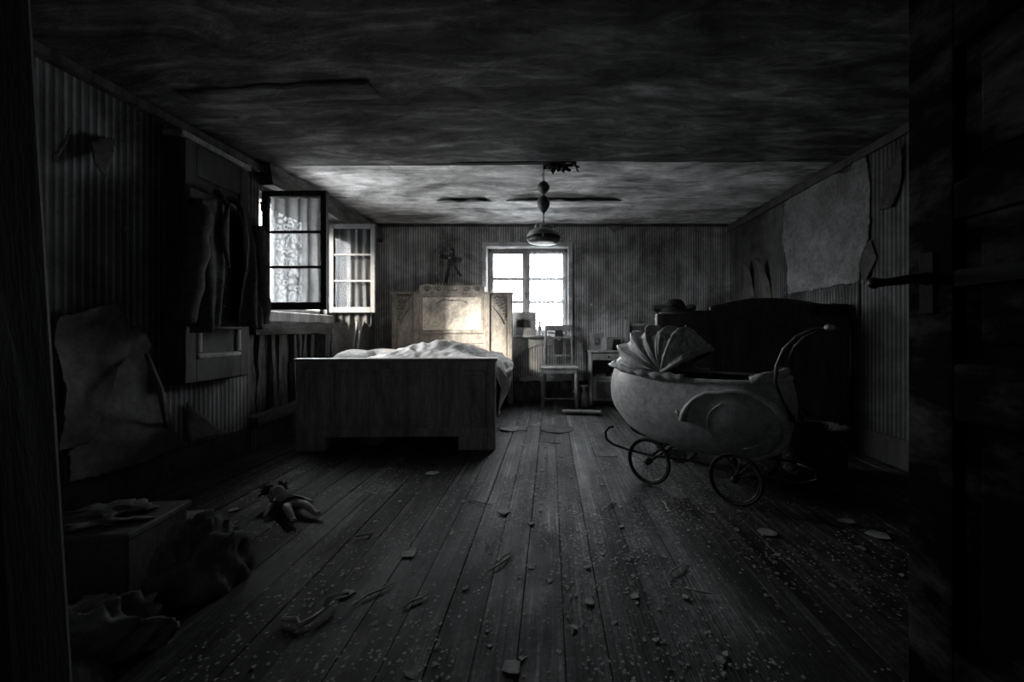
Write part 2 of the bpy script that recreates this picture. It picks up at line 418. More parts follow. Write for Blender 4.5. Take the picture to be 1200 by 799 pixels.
# left wall: window opening, and a rotted opening below it that bares the studs
LY0, LY1, LZ0, LZ1 = 3.07, 4.0, 1.05, 1.97
HY0, HY1, HZ0, HZ1 = 2.97, 3.98, .22, .87
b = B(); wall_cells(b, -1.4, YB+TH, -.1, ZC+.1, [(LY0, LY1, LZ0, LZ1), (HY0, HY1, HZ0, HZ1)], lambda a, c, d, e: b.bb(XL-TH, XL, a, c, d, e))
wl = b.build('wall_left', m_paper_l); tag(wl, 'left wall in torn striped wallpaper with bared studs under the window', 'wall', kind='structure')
B().bb(XL-.24, XL-.13, HY0-.0, HY1+.0, HZ0, HZ1).build('cavity_back', m_paperdark, wl)
# right wall and the unseen doorway wall
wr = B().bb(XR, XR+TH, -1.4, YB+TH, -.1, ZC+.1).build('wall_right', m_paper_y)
tag(wr, 'dark right wall with ripped striped wallpaper', 'wall', kind='structure')
b = B(); b.bb(XL-TH, -.60, .20, YF, -.1, ZC+.1); b.bb(.96, XR+TH, .05, .18, -.1, ZC+.1); b.bb(-.60, .96, .20, YF, 2.13, ZC+.1)
m_bouncewall = M('pale_bounce_wall', g(.55), g(.75), ns=3, rough=.95)  # pale tone chosen so the unseen walls bounce fill light into the room
wf = b.build('wall_front_unseen', m_bouncewall); tag(wf, 'unseen wall around the doorway, made pale to bounce fill light', 'wall', kind='structure')
b = B(); b.bb(XL-TH, XR+TH, -1.5, -1.4, -.1, ZC+.2)
wh = b.build('wall_hall_unseen', m_bouncewall); tag(wh, 'unseen hall wall behind the doorway, made pale to bounce fill light', 'wall', kind='structure')

# baseboards and cornices
def trim(name, b, m, label, **k): return tag(b.build(name, m, **k), label, 'trim', kind='structure')
b = B().bb(XL, XL+.012, YF, 2.97, 0, .185); trim('baseboard_left', b, m_dirtywood, 'near-black baseboard under the torn left wallpaper')
b = B(); b.bb(XL+.02, XR, YB-.022, YB, 0, .235); b.bb(XL+.02, XR, YB-.03, YB, .235, .262).jitter(.006, 7, 3, 2)
trim('baseboard_back', b, m_rough, 'rough dark baseboard below the back window')
b = B().bb(XR-.015, XR, .2, YB-.03, 0, .19); trim('baseboard_right', b, m_dirtywood, 'dark baseboard along the right wall')
b = B().bb(XR-.035, XR, .3, YB, ZC-.115, ZC-.05); trim('trim_1', b, m_dirtywood, 'thin cornice moulding along the right wall', bevel=.012)
b = B().bb(XL, XR-.04, YB-.03, YB, ZC-.045, ZC-.0); trim('trim_2', b, m_dirtywood, 'dark cornice line over the back wall', bevel=.01)
b = B().box((0, 0, 0), (.05, 2.75, .045)).jitter(.008, 5, 2, 5)
trim('trim_3', b, m_rough, 'crumbling cornice strip along the left wall', loc=(XL+.026, 1.75, 2.10), rot=(.019, 0, 0))
b = B(); b.box((0, 0, 0), (.11, 2.0, .17)).jitter(.03, 5, 4, 7)
trim('trim_4', b, m_roughh, 'rotten timber wall plate above the left window', loc=(XL+.045, 4.06, 2.105))
# batten where the ceiling steps up
b = B().box((0, 0, 0), (2.35, .045, .03)); b.jitter(.004, 6, 1, 5)
trim('trim_5', b, m_black, 'dark batten across the ceiling ending at the lamp hook', loc=(-1.05, 3.19, ZC-.028), rot=(0, -.006, 0))

# ------------------------------------------------------------------ back window
w1 = thing('window_1', 'bright double casement window with six panes in the back wall', 'window', kind='structure')
b = B(); cw = .055
b.bb(WX0-cw, WX0, YB-.018, YB, WZ0-.01, WZ1+cw); b.bb(WX1, WX1+cw, YB-.018, YB, WZ0-.01, WZ1+cw); b.bb(WX0, WX1, YB-.018, YB, WZ1, WZ1+cw)
b.build('window_casing', m_white, w1, bevel=.006)
b = B(); b.bb(WX0+.001, WX0+.006, YB, YB+.22, WZ0, WZ1); b.bb(WX1-.006, WX1-.001, YB, YB+.22, WZ0, WZ1); b.bb(WX0, WX1, YB, YB+.22, WZ1-.006, WZ1-.001)
b.build('reveal_lining', m_white, w1)
FYa, FYb = YB+.12, YB+.17
b = B(); fw = .045
b.bb(WX0+.006, WX0+fw, FYa, FYb, WZ0, WZ1-.006); b.bb(WX1-fw, WX1-.006, FYa, FYb, WZ0, WZ1-.006)
b.bb(WX0, WX1, FYa, FYb, WZ1-fw, WZ1-.006); b.bb(WX0, WX1, FYa, FYb, WZ0, WZ0+.03); b.build('window_frame', m_gwood, w1, bevel=.004)
xm = (WX0+WX1)/2-.02
b = B().bb(xm-.022, xm+.022, FYa-.025, FYb, WZ0+.03, WZ1-fw).build('mullion', m_gwood, w1, bevel=.006)
for s0, s1 in ((WX0+fw, xm-.02), (xm+.02, WX1-fw)):
    z0, z1 = WZ0+.03, WZ1-fw; r = .028
    b = B(); b.bb(s0, s0+r, FYa-.015, FYb-.02, z0, z1); b.bb(s1-r, s1, FYa-.015, FYb-.02, z0, z1)
    b.bb(s0+r, s1-r, FYa-.015, FYb-.02, z0, z0+.045); b.bb(s0+r, s1-r, FYa-.015, FYb-.02, z1-r, z1)
    sash = b.build('sash', m_gwood, w1, bevel=.003)
    zz = [z0+.045, z0+.045+(z1-z0-.073)*.36, z0+.045+(z1-z0-.073)*.67, z1-r]
    for k in (1, 2): B().bb(s0+r, s1-r, FYa-.014, FYb-.012, zz[k]-.017, zz[k]+.017).build('muntin', m_gwood, sash)
    for k in range(3): B().bb(s0+r, s1-r, FYa+.004, FYa+.007, zz[k]+(.017 if k else 0), zz[k+1]-(.017 if k < 2 else 0)).build('pane', m_glass, sash)
b = B().ball((0, 0, 0), .011, 10); b.box((0, -.006, -.03), (.012, .01, .07)); b.build('handle', m_metal, w1, loc=(xm, FYa-.034, 1.38))
B().bb(WX0-.05, WX1+.06, YB-.07, YB+.12, WZ0-.035, WZ0-.002).build('window_sill', m_white, w1, bevel=.006)
# lace over the right casement
def lace(x0, x1, y, z0, z1, nf, amp, hem):
    b = B()
    def f(u, v):
        return Vector((x0+(x1-x0)*u, y+amp*math.sin(u*nf*2*PI)+.3*amp*nz(u*9, v*3), z1+(z0-z1)*v+(hem*nz(u*7, 2) if v > .97 else 0)))
    return b.grid(60, 24, f)
o = lace(xm+.045, WX1-.03, FYa-.045, WZ0+.04, WZ1-.05, 5, .008, .01).build('lace_curtain', m_lacethin, smooth=True)
tag(o, 'thin white lace over the right half of the back window', 'curtain')

# ------------------------------------------------------------------ left window with both casements swung in
w2 = thing('window_2', 'left wall window with two casements swung open into the room', 'window', kind='structure')
b = B(); d0, d1 = XL-.12, XL-.05; fw = .04
b.bb(d0, d1, LY0, LY0+fw, LZ0, LZ1); b.bb(d0, d1, LY1-fw, LY1, LZ0, LZ1); b.bb(d0, d1, LY0, LY1, LZ1-fw, LZ1); b.bb(d0, d1, LY0, LY1, LZ0, LZ0+fw)
b.build('window_frame', m_gwood, w2, bevel=.004)
B().bb(XL-.12, XL+.05, LY0-.06, LY1+.04, LZ0-.085, LZ0-.002).build('window_sill', m_gwood, w2, bevel=.008)
def open_sash(x0, x1, y, z0, z1, m, yaw, rows):
    """casement standing at right angles to the wall, hinged at x0"""
    e = B(); st = .045; W = x1-x0; t = .035
    e.bb(0, st, -t/2, t/2, z0, z1); e.bb(W-st, W, -t/2, t/2, z0, z1); e.bb(st, W-st, -t/2, t/2, z0, z0+st+.012); e.bb(st, W-st, -t/2, t/2, z1-st, z1)
    s = e.build('sash', m, w2, bevel=.004, loc=(x0, y, 0), rot=(0, 0, yaw))
    a0, a1 = z0+st+.012, z1-st
    for k in range(1, rows):
        z = a0+(a1-a0)*k/rows
        B().bb(st, W-st, -.012, .012, z-.009, z+.009).build('muntin', m, s)
    for k in range(rows):
        B().bb(st, W-st, -.0015, .0015, a0+(a1-a0)*k/rows+(.009 if k else 0), a0+(a1-a0)*(k+1)/rows-(.009 if k < rows-1 else 0)).build('pane', m_glass, s)
    for zz in (z0+.12, z1-.12): B().tube([(-.004, -.012, zz-.035), (-.004, -.012, zz+.035)], .007, 8).build('hinge', m_metal, s)
    return s
open_sash(XL+.02, XL+.02+.50, 3.085, 1.055, 1.965, m_darkwood, -.02, 3)
open_sash(XL+.015, XL+.475, 4.03, 1.075, 1.965, m_greypaint, .0, 3)

def curtain(name, label, x0, x1, y, z0, z1, nf, amp, skew=0, hem=.0, gather=0, m=None):
    b = B()
    def f(u, v):
        uu = u*(1-gather*v)+gather*v*.9
        x = x0+(x1-x0)*uu+skew*v
        d = amp*math.sin(u*nf*2*PI+1.2*nz(u*3, v*2))+amp*.5*nz(u*14, v*4, 5)
        z = z1+(z0-z1)*v
        if v > .9: z += hem*(nz(u*9, 1, 3)+.4*nz(u*30, 2))*(v-.9)*10
        return Vector((x, y+d, z))
    b.grid(90, 50, f)
    return tag(b.build(name, m or m_lace, smooth=True), label, 'curtain')
curtain('lace_curtain', 'dirty lace curtain hung behind the near open casement of the left window', XL+.045, XL+.485, 3.135, 1.10, 1.93, 5.2, .012, 0, .03)
curtain('lace_curtain', 'tattered lace curtain behind the far white casement of the left window', XL+.04, XL+.40, 4.085, .97, 1.93, 4.3, .014, .0, .14, m=m_lacedark)
curtain('lace_strip', 'narrow torn strip of lace trailing below the far white casement', XL+.30, XL+.42, 4.12, .62, 1.93, 2.0, .012, -.16, .03, .3)

# bared studs and rough timbers below the left window
b = B().box((0, 0, 0), (.12, 1.02, .105)).jitter(.018, 6, 2, 7)
trim('trim_6', b, m_roughh, 'rough horizontal beam under the left window sill', loc=(XL+.0, 3.48, .915))
b = B().box((0, 0, 0), (.10, 1.02, .07)).jitter(.022, 7, 5, 7)
trim('trim_7', b, m_roughh, 'splintered bottom rail below the bared studs', loc=(XL+.01, 3.48, .235), rot=(.045, 0, 0))
yy = 3.0; k = 0
while yy < 3.92:
    wd = random.choice((.035, .05, .085, .045)); 
    b = B().box((0, 0, 0), (random.uniform(.03, .06), wd, .62)).jitter(.014, 9, k*3.1, 5)
    o = b.build('stud', m_rough, wl, loc=(XL-.075+random.uniform(-.02, .03), yy+wd/2, .555), rot=(random.uniform(-.07, .07), 0, 0))
    yy += wd+random.choice((.015, .03, .06)); k += 1
# peeled wallpaper on the pier behind the far casement
def torn_sheet(name, label, plane, pts, off, m, curl=0.0, n=46, seed=1.0, cat='wallpaper', thick=.002, wave=.01, rag=.02):
    """a torn sheet of paper on a wall: outline pts (a,z), clipped grid with ragged edge and curl"""
    a0 = min(p[0] for p in pts); a1 = max(p[0] for p in pts); z0 = min(p[1] for p in pts); z1 = max(p[1] for p in pts)
    def inside(a, z):
        a += rag*nz(a*9, z*9, seed)+rag*.5*nz(a*31, z*31, seed); z += rag*nz(a*9, z*9, seed+30)+rag*.5*nz(a*33, z*29, seed+4)
        c = False; j = len(pts)-1
        for i in range(len(pts)):
            (x1, y1), (x2, y2) = pts[i], pts[j]
            if (y1 > z) != (y2 > z) and a < (x2-x1)*(z-y1)/(y2-y1)+x1: c = not c
            j = i
        return c
    pad = rag*1.5; b = B()
    def f(u, v):
        a = a0-pad+(a1-a0+2*pad)*u; z = z0-pad+(z1-z0+2*pad)*v
        d = off+wave*(.5+nz(a*4, z*4, seed))+.004*nz(a*15, z*15, seed)
        if curl: d += curl*max(0, 1-v*1.7)**2
        d = max(d, .003)
        return Vector({'l': (XL+d, a, z), 'r': (XR-d, a, z), 'b': (a, YB-d, z)}[plane])
    b.grid(n, n, f, skip=lambda u, v: not inside(a0-pad+(a1-a0+2*pad)*u, z0-pad+(z1-z0+2*pad)*v))
    bmesh.ops.delete(b.bm, geom=[v for v in b.bm.verts if not v.link_faces], context='VERTS')
    o = b.build(name, m, smooth=True, solid=thick)
    return tag(o, label, cat)
torn_sheet('torn_wallpaper', 'pale torn wallpaper flap on the pier behind the lace strip', 'l', [(4.06, .25), (4.9, .3), (4.95, .9), (4.75, 1.3), (4.6, 1.05), (4.5, 1.4), (4.06, 1.45)], .004, m_plaster, 0, 40, 5)

# ------------------------------------------------------------------ torn paper on walls
def Lp(px, py):                       # a point of the left wall seen at this pixel
    Y = -XL*F/(CX-px); return (Y, CAMH-(py-CY)*Y/F)
def Rp(px, py):
    Y = XR*F/(px-CX); return (Y, CAMH-(py-CY)*Y/F)
torn_sheet('torn_wallpaper', 'large pale bare patch of backing paper on the right wall', 'r', [Rp(*p) for p in ((921, 237), (950, 214), (975, 205), (1000, 200), (1003, 184), (1018, 182), (1021, 230), (1020, 280), (1012, 300), (1008, 330), (960, 338), (925, 345), (922, 300), (918, 282))], .006, m_patch, 0, 110, 2, rag=.012)
torn_sheet('torn_wallpaper', 'dark ragged hole edge beside the pale patch on the right wall', 'r', [Rp(*p) for p in ((1012, 290), (1024, 280), (1028, 300), (1018, 335), (1006, 312))], .008, m_paperdark, .03, 26, 9, rag=.015)
torn_sheet('torn_wallpaper', 'long dark torn strip near the top of the right wall by the door', 'r', [Rp(*p) for p in ((1036, 200), (1046, 196), (1058, 165), (1062, 200), (1052, 240), (1034, 250))], .008, m_paperdark, .02, 26, 19, rag=.015)
torn_sheet('torn_wallpaper', 'striped wallpaper flap hanging below the pale patch on the right wall', 'r', [Rp(*p) for p in ((924, 346), (1010, 332), (1008, 372), (985, 392), (950, 380), (926, 372))], .006, m_paper_y, .05, 30, 11, rag=.015)
def curl_strip(name, label, base, top, width, depth, plane, m, seed):
    """tongue of paper peeling from the wall: wide below, tapering to a curled tip that stands off the wall"""
    b = B()
    def f(u, v):
        a = base[0]+(top[0]-base[0])*v+(u-.5)*width*(1-v)**.6; z = base[1]+(top[1]-base[1])*v
        d = .004+depth*v**1.6*(1+.4*math.sin(u*PI))+.012*math.sin(u*PI)+.008*nz(u*4, v*4, seed)
        return Vector({'l': (XL+d, a, z), 'r': (XR-d, a, z)}[plane])
    b.grid(14, 22, f)
    return tag(b.build(name, m, smooth=True, solid=.002), label, 'wallpaper')
curl_strip('peeling_wallpaper', 'curled tongue of wallpaper above the dark bed, farther one', Rp(876, 350), Rp(882, 308), .30, .07, 'r', m_paperback, 2)
curl_strip('peeling_wallpaper', 'pointed tongue of wallpaper above the dark bed, nearer one', Rp(899, 350), Rp(899, 302), .20, .09, 'r', m_paperback, 7)
# left wall, near part: bulging loose sheets
torn_sheet('torn_wallpaper', 'big loose sheet bulging off the left wall near the doorway', 'l', [Lp(*p) for p in ((60, 372), (100, 360), (128, 352), (142, 375), (143, 410), (128, 430), (118, 470), (108, 492), (88, 520), (62, 530))], .02, m_paperback, .0, 90, 21, wave=.05, rag=.012)
torn_sheet('torn_wallpaper', 'pale torn sheet hanging low on the left wall above the baseboard', 'l', [Lp(*p) for p in ((138, 388), (160, 380), (176, 415), (188, 470), (196, 505), (210, 520), (160, 540), (70, 566), (70, 530), (110, 492), (124, 450))], .008, m_paperback, .03, 100, 31, wave=.03, rag=.012)
torn_sheet('torn_wallpaper', 'triangular pale flap leaning at the foot of the left wall', 'l', [Lp(*p) for p in ((216, 470), (248, 500), (262, 508), (214, 518))], .012, m_paperback, .03, 20, 41, wave=.02, rag=.008)
torn_sheet('torn_wallpaper', 'loose curl of wallpaper high on the left wall', 'l', [Lp(*p) for p in ((96, 165), (112, 158), (132, 165), (122, 190), (104, 206), (96, 190))], .02, m_paperback, .04, 24, 51, wave=.03, rag=.012)
torn_sheet('torn_wallpaper', 'thin rolled wallpaper edge high on the left wall by the doorway', 'l', [Lp(*p) for p in ((48, 185), (64, 165), (70, 150), (68, 170), (52, 190))], .02, m_paperback, .03, 20, 61, wave=.03, rag=.008)
b = B().tube([P(165, 415, 2.12)+Vector((.03, 0, 0)), P(176, 455, 2.1)+Vector((.05, 0, 0)), P(191, 503, 2.3)+Vector((.02, 0, 0))], [.010, .014, .008], 8)
tag(b.build('paper_roll', m_paperback, smooth=True), 'thin roll of peeled paper slanting down the left wall', 'wallpaper')
# under the back window: remains of pale paint in an arched edge
pts = [(-.62, .81), (.30, .81), (.30, .50), (.22, .62), (.10, .70), (-.15, .71), (-.30, .66), (-.42, .58), (-.50, .46), (-.60, .44)]
torn_sheet('torn_wallpaper', 'arched pale torn edge of paper below the back window sill', 'b', pts, .004, m_white, 0, 50, 71, rag=.012, wave=.006)
torn_sheet('torn_wallpaper', 'wavy pale torn paper just above the back baseboard', 'b', [(-.40, .262), (.42, .262), (.42, .34), (.25, .33), (.12, .40), (-.1, .33), (-.4, .31)], .034, m_white, 0, 40, 81, rag=.012, wave=.004)
torn_sheet('torn_wallpaper', 'small torn paper corner drooping from the cornice over the back wall', 'b', [(.72, 2.22), (.98, 2.22), (.86, 2.19), (.80, 2.13)], .035, m_patch, .05, 20, 91, rag=.008)

# torn strips of ceiling paper
def ceil_flap(label, x0, x1, y, seed):
    b = B()
    def f(u, v):
        x = x0+(x1-x0)*u; e = min(1, min(u, 1-u)*8)
        yy_ = y-.13*v*e
        return Vector((x, yy_+.01*nz(x*6, v*3, seed), ceil_z(x, y)-.014-.045*v*e*(.7+.6*nz(x*7, 3, seed))))
    b.grid(40, 6, f)
    tag(b.build('ceiling_paper_flap', m_paperdark, smooth=False, solid=.004), label, 'ceiling paper')
ceil_flap('short dark torn strip hanging from the ceiling left of the lamp', -1.18, -.62, 4.17, 3)
def ceil_seam(label, x0, x1, y, seed):
    b = B(); b.grid(50, 4, lambda u, v: Vector((x0+(x1-x0)*u, y-.16*v+.02*nz(u*8, 1, seed)*(1 if v > .9 else 0), ceil_z(x0+(x1-x0)*u, y-.16*v)-.013-.007*v*(.6+nz(u*9, 2, seed)))))
    tag(b.build('ceiling_paper_edge', m_ceil, smooth=True, solid=.003), label, 'ceiling paper')
ceil_seam('loose sagging paper seam on the dark front ceiling at the left', -1.95, -.95, 2.25, 4)
ceil_flap('long dark torn strip hanging from the ceiling right of the lamp', -.46, .74, 4.17, 8)

# ------------------------------------------------------------------ bed with carved headboard
bed = thing('wooden_bed', 'wide wooden bed with pale carved headboard and dark panelled footboard', 'bed', (-1.148, 3.0, 0), (0, 0, .028))
HW = .735
# footboard (local y = 0, facing the viewer)
fb = B().bb(-HW+.05, HW-.05, .012, .036, .135, .665).build('footboard', m_bedwood, bed)
for x0, x1 in ((-HW, -HW+.055), (HW-.055, HW)):
    B().bb(x0, x1, -.018, .05, 0.02, .662).build('corner_post', m_bedwood, bed, bevel=.008)
B().bb(-HW-.012, HW+.012, -.03, .06, .662, .688).build('top_cap', m_bedwood_hi, fb, bevel=.007)
B().bb(-HW+.055, HW-.055, -.010, .036, .605, .662).build('top_rail', m_bedwood, fb, bevel=.004)
B().bb(-HW+.055, HW-.055, -.014, .036, .10, .165).build('bottom_rail', m_bedwood, fb, bevel=.006)
for xs in (-.435, .335):
    for q in (0, .055, .105):
        B().bb(xs+q-.012, xs+q+.012, -.006, .03, .165, .605).build('stile_moulding', m_bedwood, fb, bevel=.006)
for x0, x1 in ((-HW+.075, -.46), (-.305, .30), (.465, HW-.075)):
    b = B(); q = .014
    b.bb(x0, x1, .002, .014, .575, .589); b.bb(x0, x1, .002, .014, .185, .199); b.bb(x0, x0+q, .002, .014, .199, .575); b.bb(x1-q, x1, .002, .014, .199, .575)
    b.build('panel_moulding', m_bedwood, fb, bevel=.004)
    B().bb(x0+.03, x1-.03, .004, .014, .215, .56).build('raised_panel', m_bedwood, fb, bevel=.008)
for x0, x1 in ((-HW, -.52), (.46, HW)):
    B().bb(x0, x1, -.022, .05, 0.0, .105).build('foot_block', m_bedwood, bed, bevel=.006)
# headboard
HY = 1.93
hd = B().bb(-HW+.02, HW-.02, HY, HY+.03, .12, 1.345).build('headboard', m_headwood, bed)
for xs in (-HW, -.475, .385, HW-.06):
    B().bb(xs, xs+.06 if abs(xs) > .6 else xs+.075, HY-.028, HY+.045, 0.0 if abs(xs) > .6 else .3, 1.355).build('pilaster', m_headwood, hd, bevel=.008)
for x0, x1 in ((-HW-.015, -.405), (.39, HW+.015)):
    B().bb(x0, x1, HY-.035, HY+.05, 1.345, 1.372).build('side_cap', m_headwood, hd, bevel=.007)
b = B(); b.prism([(-.405, 1.352), (.40, 1.352), (.395, 1.44), (.33, 1.462), (.20, 1.452), (-.18, 1.452), (-.30, 1.468), (-.40, 1.455)], HY-.02, HY+.03)
b.build('crest', m_headwood, hd, bevel=.006)
for s_ in (-1, 1):
    for c0, dirn in ((.17, 1), (.30, -1)):
        b = B(); b.tube([(s_*(c0+(.042-.0018*k)*math.cos(k*.42)*dirn), HY-.022, 1.405+(.034-.0015*k)*math.sin(k*.42)) for k in range(22)], [.008]*20+[.009, .010], 6)
        b.build('crest_scroll', m_headcarve, hd, smooth=True)
b = B(); b.tube([(-.07, HY-.022, 1.40), (-.035, HY-.022, 1.385), (0, HY-.024, 1.40), (.035, HY-.022, 1.385), (.07, HY-.022, 1.40)], [.006, .010, .014, .010, .006], 8)
b.build('crest_rosette', m_headcarve, hd, smooth=True)
for k in range(10):
    B().bb(-.205+k*.036, -.190+k*.036, HY-.006, HY+.012, 1.448, 1.482).build('crest_peg', m_headwood, hd, bevel=.002)
B().bb(-.40, .385, HY-.016, HY+.004, 1.325, 1.352).build('upper_rail', m_headwood, hd, bevel=.005)
# main panel with frame moulding
B().bb(-.365, .35, HY-.008, HY+.002, .905, 1.305).build('main_panel', m_headpanel, hd, bevel=.005)
b = B(); b.bb(-.40, -.368, HY-.02, HY, .88, 1.325); b.bb(.352, .385, HY-.02, HY, .88, 1.325); b.bb(-.40, .385, HY-.02, HY, .862, .895)
b.build('panel_frame', m_headwood, hd, bevel=.008)
b = B()
for s_ in (-1, 1): b.tube([(s_*.02, HY-.012, 1.265), (s_*.10, HY-.012, 1.275), (s_*.17, HY-.012, 1.245), (s_*.20, HY-.012, 1.215)], [.006, .007, .006, .003], 6)
b.ball((0, HY-.012, 1.27), .012, 8); b.build('ribbon_carving', m_headcarve, hd, smooth=True)
B().bb(-.40, .385, HY-.014, HY, .74, .84).build('lower_rail', m_headwood, hd, bevel=.006)
b = B(); b.prism([(-.40, .62)]+[(-.40+.785*k/12, .70+.05*math.sin(PI*k/12)) for k in range(13)]+[(.385, .62)], HY-.02, HY-.002); b.build('arched_apron', m_headcarve, hd, bevel=.004)
# side panels, with carved leafage in the outer top corners
for s_, x0, x1 in ((-1, -HW+.06, -.475), (1, .46, HW-.06)):
    B().bb(x0+.012, x1-.012, HY-.01, HY+.002, .55, 1.33).build('side_panel', m_headwood, hd, bevel=.004)
    b = B(); xo = x0+.02 if s_ < 0 else x1-.02; dr = -s_
    W_ = (x1-x0-.04)
    for r_ in range(9):
        span = W_*(1-r_/9.0)
        for c_ in range(max(1, int(span/.026))):
            xx = xo+dr*(c_*.026+.01); zz = 1.31-r_*.036+.008*math.sin(c_*2.1+r_)
            b.ball((xx, HY-.016, zz), .0145, 8, (1.25, .7, .8), Euler((0, c_*1.3+r_*.8, 0)))
    b.tube([(xo+dr*W_, HY-.016, 1.20), (xo+dr*W_*.75, HY-.018, 1.15), (xo+dr*W_*.4, HY-.018, 1.07), (xo+dr*.02, HY-.016, .98)], .008, 6)
    b.build('leaf_carving', m_headcarve, hd, smooth=True)
# side rails
for s_ in (-1, 1):
    B().bb(s_*(HW-.035)-.014, s_*(HW-.035)+.014, .05, HY, .20, .40).build('side_rail', m_gwood, bed, bevel=.004)
mt = B().bb(-HW+.06, HW-.06, .08, HY-.03, .32, .52).build('mattress', m_pillow, bed, bevel=.03)

# bedding: the crumpled quilt is a thing of its own lying on the bed
bedM = Matrix.Translation((-1.148, 3.0, 0)) @ Matrix.Rotation(.028, 4, 'Z')
def ridg(x, y, s): return (1-abs(nz(x, y, s))*2.2)
def duvet(u, v):
    # u across (0 = wall side), v from foot to head
    s = u*1.75; x = -.62+s; y = .16+1.60*v
    edge = .60
    top = .545+.20*math.exp(-((x-.05)/.42)**2-((y-1.15)/.55)**2)+.03*math.exp(-((y-.5)/.4)**2)
    wrp = .35*nz(x*2, y*2, 4)
    fold = .058*ridg((x*.9+y*.5)*3+wrp, (y-x*.6)*2.2-wrp, 1)+.026*ridg((x-y*.4)*7+wrp*2, (y+x*.7)*5, 6)+.010*nz(x*18, y*16, 2)
    if x <= edge: return bedM @ Vector((x, y, top+fold*(.4+.6*min(1, (x+.62)*4))))
    d = x-edge; r = .13
    top_e = .545+.20*math.exp(-((edge-.05)/.42)**2-((y-1.15)/.55)**2)+.03*math.exp(-((y-.5)/.4)**2)+fold
    bul = .05*math.sin(v*11+1)+.03*nz(v*16, d*6, 8)+fold*.6
    if d < r*PI/2:
        a = d/r; return bedM @ Vector((edge+r*math.sin(a)+bul*a*.4, y, top_e-r*(1-math.cos(a))))
    h = d-r*PI/2
    return bedM @ Vector((edge+r+.63*bul-.12*h, y, top_e-r-h*(.75+.5*nz(v*5, 1, 3))))
o = B().grid(120, 110, duvet).build('crumpled_quilt', m_duvet, smooth=True, solid=.012)
tag(o, 'crumpled grey-white quilt heaped on the carved bed', 'quilt')
def pillow(name, label, c, size, rz, m, tilt=0):
    b = B(); b.box((0, 0, 0), (1, 1, 1)); bmesh.ops.subdivide_edges(b.bm, edges=b.bm.edges[:], cuts=9, use_grid_fill=True)
    for v in b.bm.verts:
        x, y, z = v.co*2
        k = max(0, (1-x*x)*(1-y*y))**.38
        v.co = Vector((x*size[0]/2*(1-.06*y*y), y*size[1]/2*(1-.06*x*x), z*size[2]/2*(.12+.88*k)+.012*nz(x*3, y*3, c[0])))
    return tag(b.build(name, m, smooth=True, loc=c, rot=(tilt, 0, rz)), label, 'pillow')
pillow('bed_pillow', 'flat soiled pillow at the wall side of the carved bed', (-1.74, 4.20, .635), (.46, .46, .14), .1, m_pillow)
pillow('bed_pillow', 'grey rounded bolster standing by the wall behind the footboard of the carved bed', (-1.80, 3.72, .64), (.34, .30, .16), .1, m_pillow)
# pot under the bed
b = B().lathe([(.06, 0), (.10, .02), (.115, .08), (.10, .12), (.108, .125), (.108, .13), (.09, .12), (.09, .03), (.0, .02)], 24)
t = thing('chamber_pot', 'round pot lying half hidden under the footboard', 'pot', (-1.39, 3.16, 0.0))
b.build('bowl', m_stone, t, smooth=True)
B().tube([(.10, 0, .10), (.15, 0, .10), (.16, 0, .06), (.115, 0, .035)], .009, 8).build('handle', m_stone, t, smooth=True)

# ------------------------------------------------------------------ crucifix
cz = thing('crucifix', 'dark wooden crucifix hanging tilted on the back wall above the bed', 'crucifix', (P(528, 302, YB-.02)[0], YB-.02, P(528, 302, YB-.02)[2]), (0, .19, 0))
B().bb(-.022, .022, -.012, .012, -.37, .125).build('upright', m_darkwood, cz, bevel=.004)
B().bb(-.135, .135, -.013, .011, -.030, .022).build('crossbar', m_darkwood, cz, bevel=.004)
B().ball((-.005, -.016, .075), .014, 10, (1, .5, 1.2)).build('plaque', m_white, cz, smooth=True)
B().ball((-.012, -.016, -.005), .018, 10, (1, .5, .8)).build('medallion', m_white, cz, smooth=True)
def skin_body(name, verts, edges, radii, m, parent=None, loc=(0, 0, 0), rot=(0, 0, 0), sub=2, root=0):
    me = bpy.data.meshes.new(name); me.from_pydata([Vector(v) for v in verts], edges, []); o = bpy.data.objects.new(name, me); C.objects.link(o)
    sk = o.modifiers.new('skin', 'SKIN')
    for i, r in enumerate(radii):
        d = me.skin_vertices[0].data[i]; rr = r if isinstance(r, tuple) else (r, r); d.radius = rr; d.use_root = (i == root)
    sk.use_smooth_shade = True
    s = o.modifiers.new('subdivision', 'SUBSURF'); s.levels = sub; s.render_levels = sub
    me.materials.append(m); o.location = loc; o.rotation_euler = rot
    if parent: o.parent = parent
    return o
# small pale figure hanging loose at an angle from one arm
skin_body('figure', [(0, 0, -.09), (0, 0, -.04), (0, 0, 0), (0, 0, .03), (0, -.004, .055), (-.03, 0, .03), (-.055, 0, .055), (.03, 0, .03), (.055, 0, .05), (.008, -.005, -.14), (.004, 0, -.19), (-.008, -.005, -.14), (-.002, 0, -.19)],
          [(0, 1), (1, 2), (2, 3), (3, 4), (3, 5), (5, 6), (3, 7), (7, 8), (0, 9), (9, 10), (0, 11), (11, 12)],
          [.014, .016, .018, .010, .014, .008, .006, .008, .006, .010, .007, .010, .007], m_chrome, cz, (.055, -.022, -.075), (0, -.75, 0))

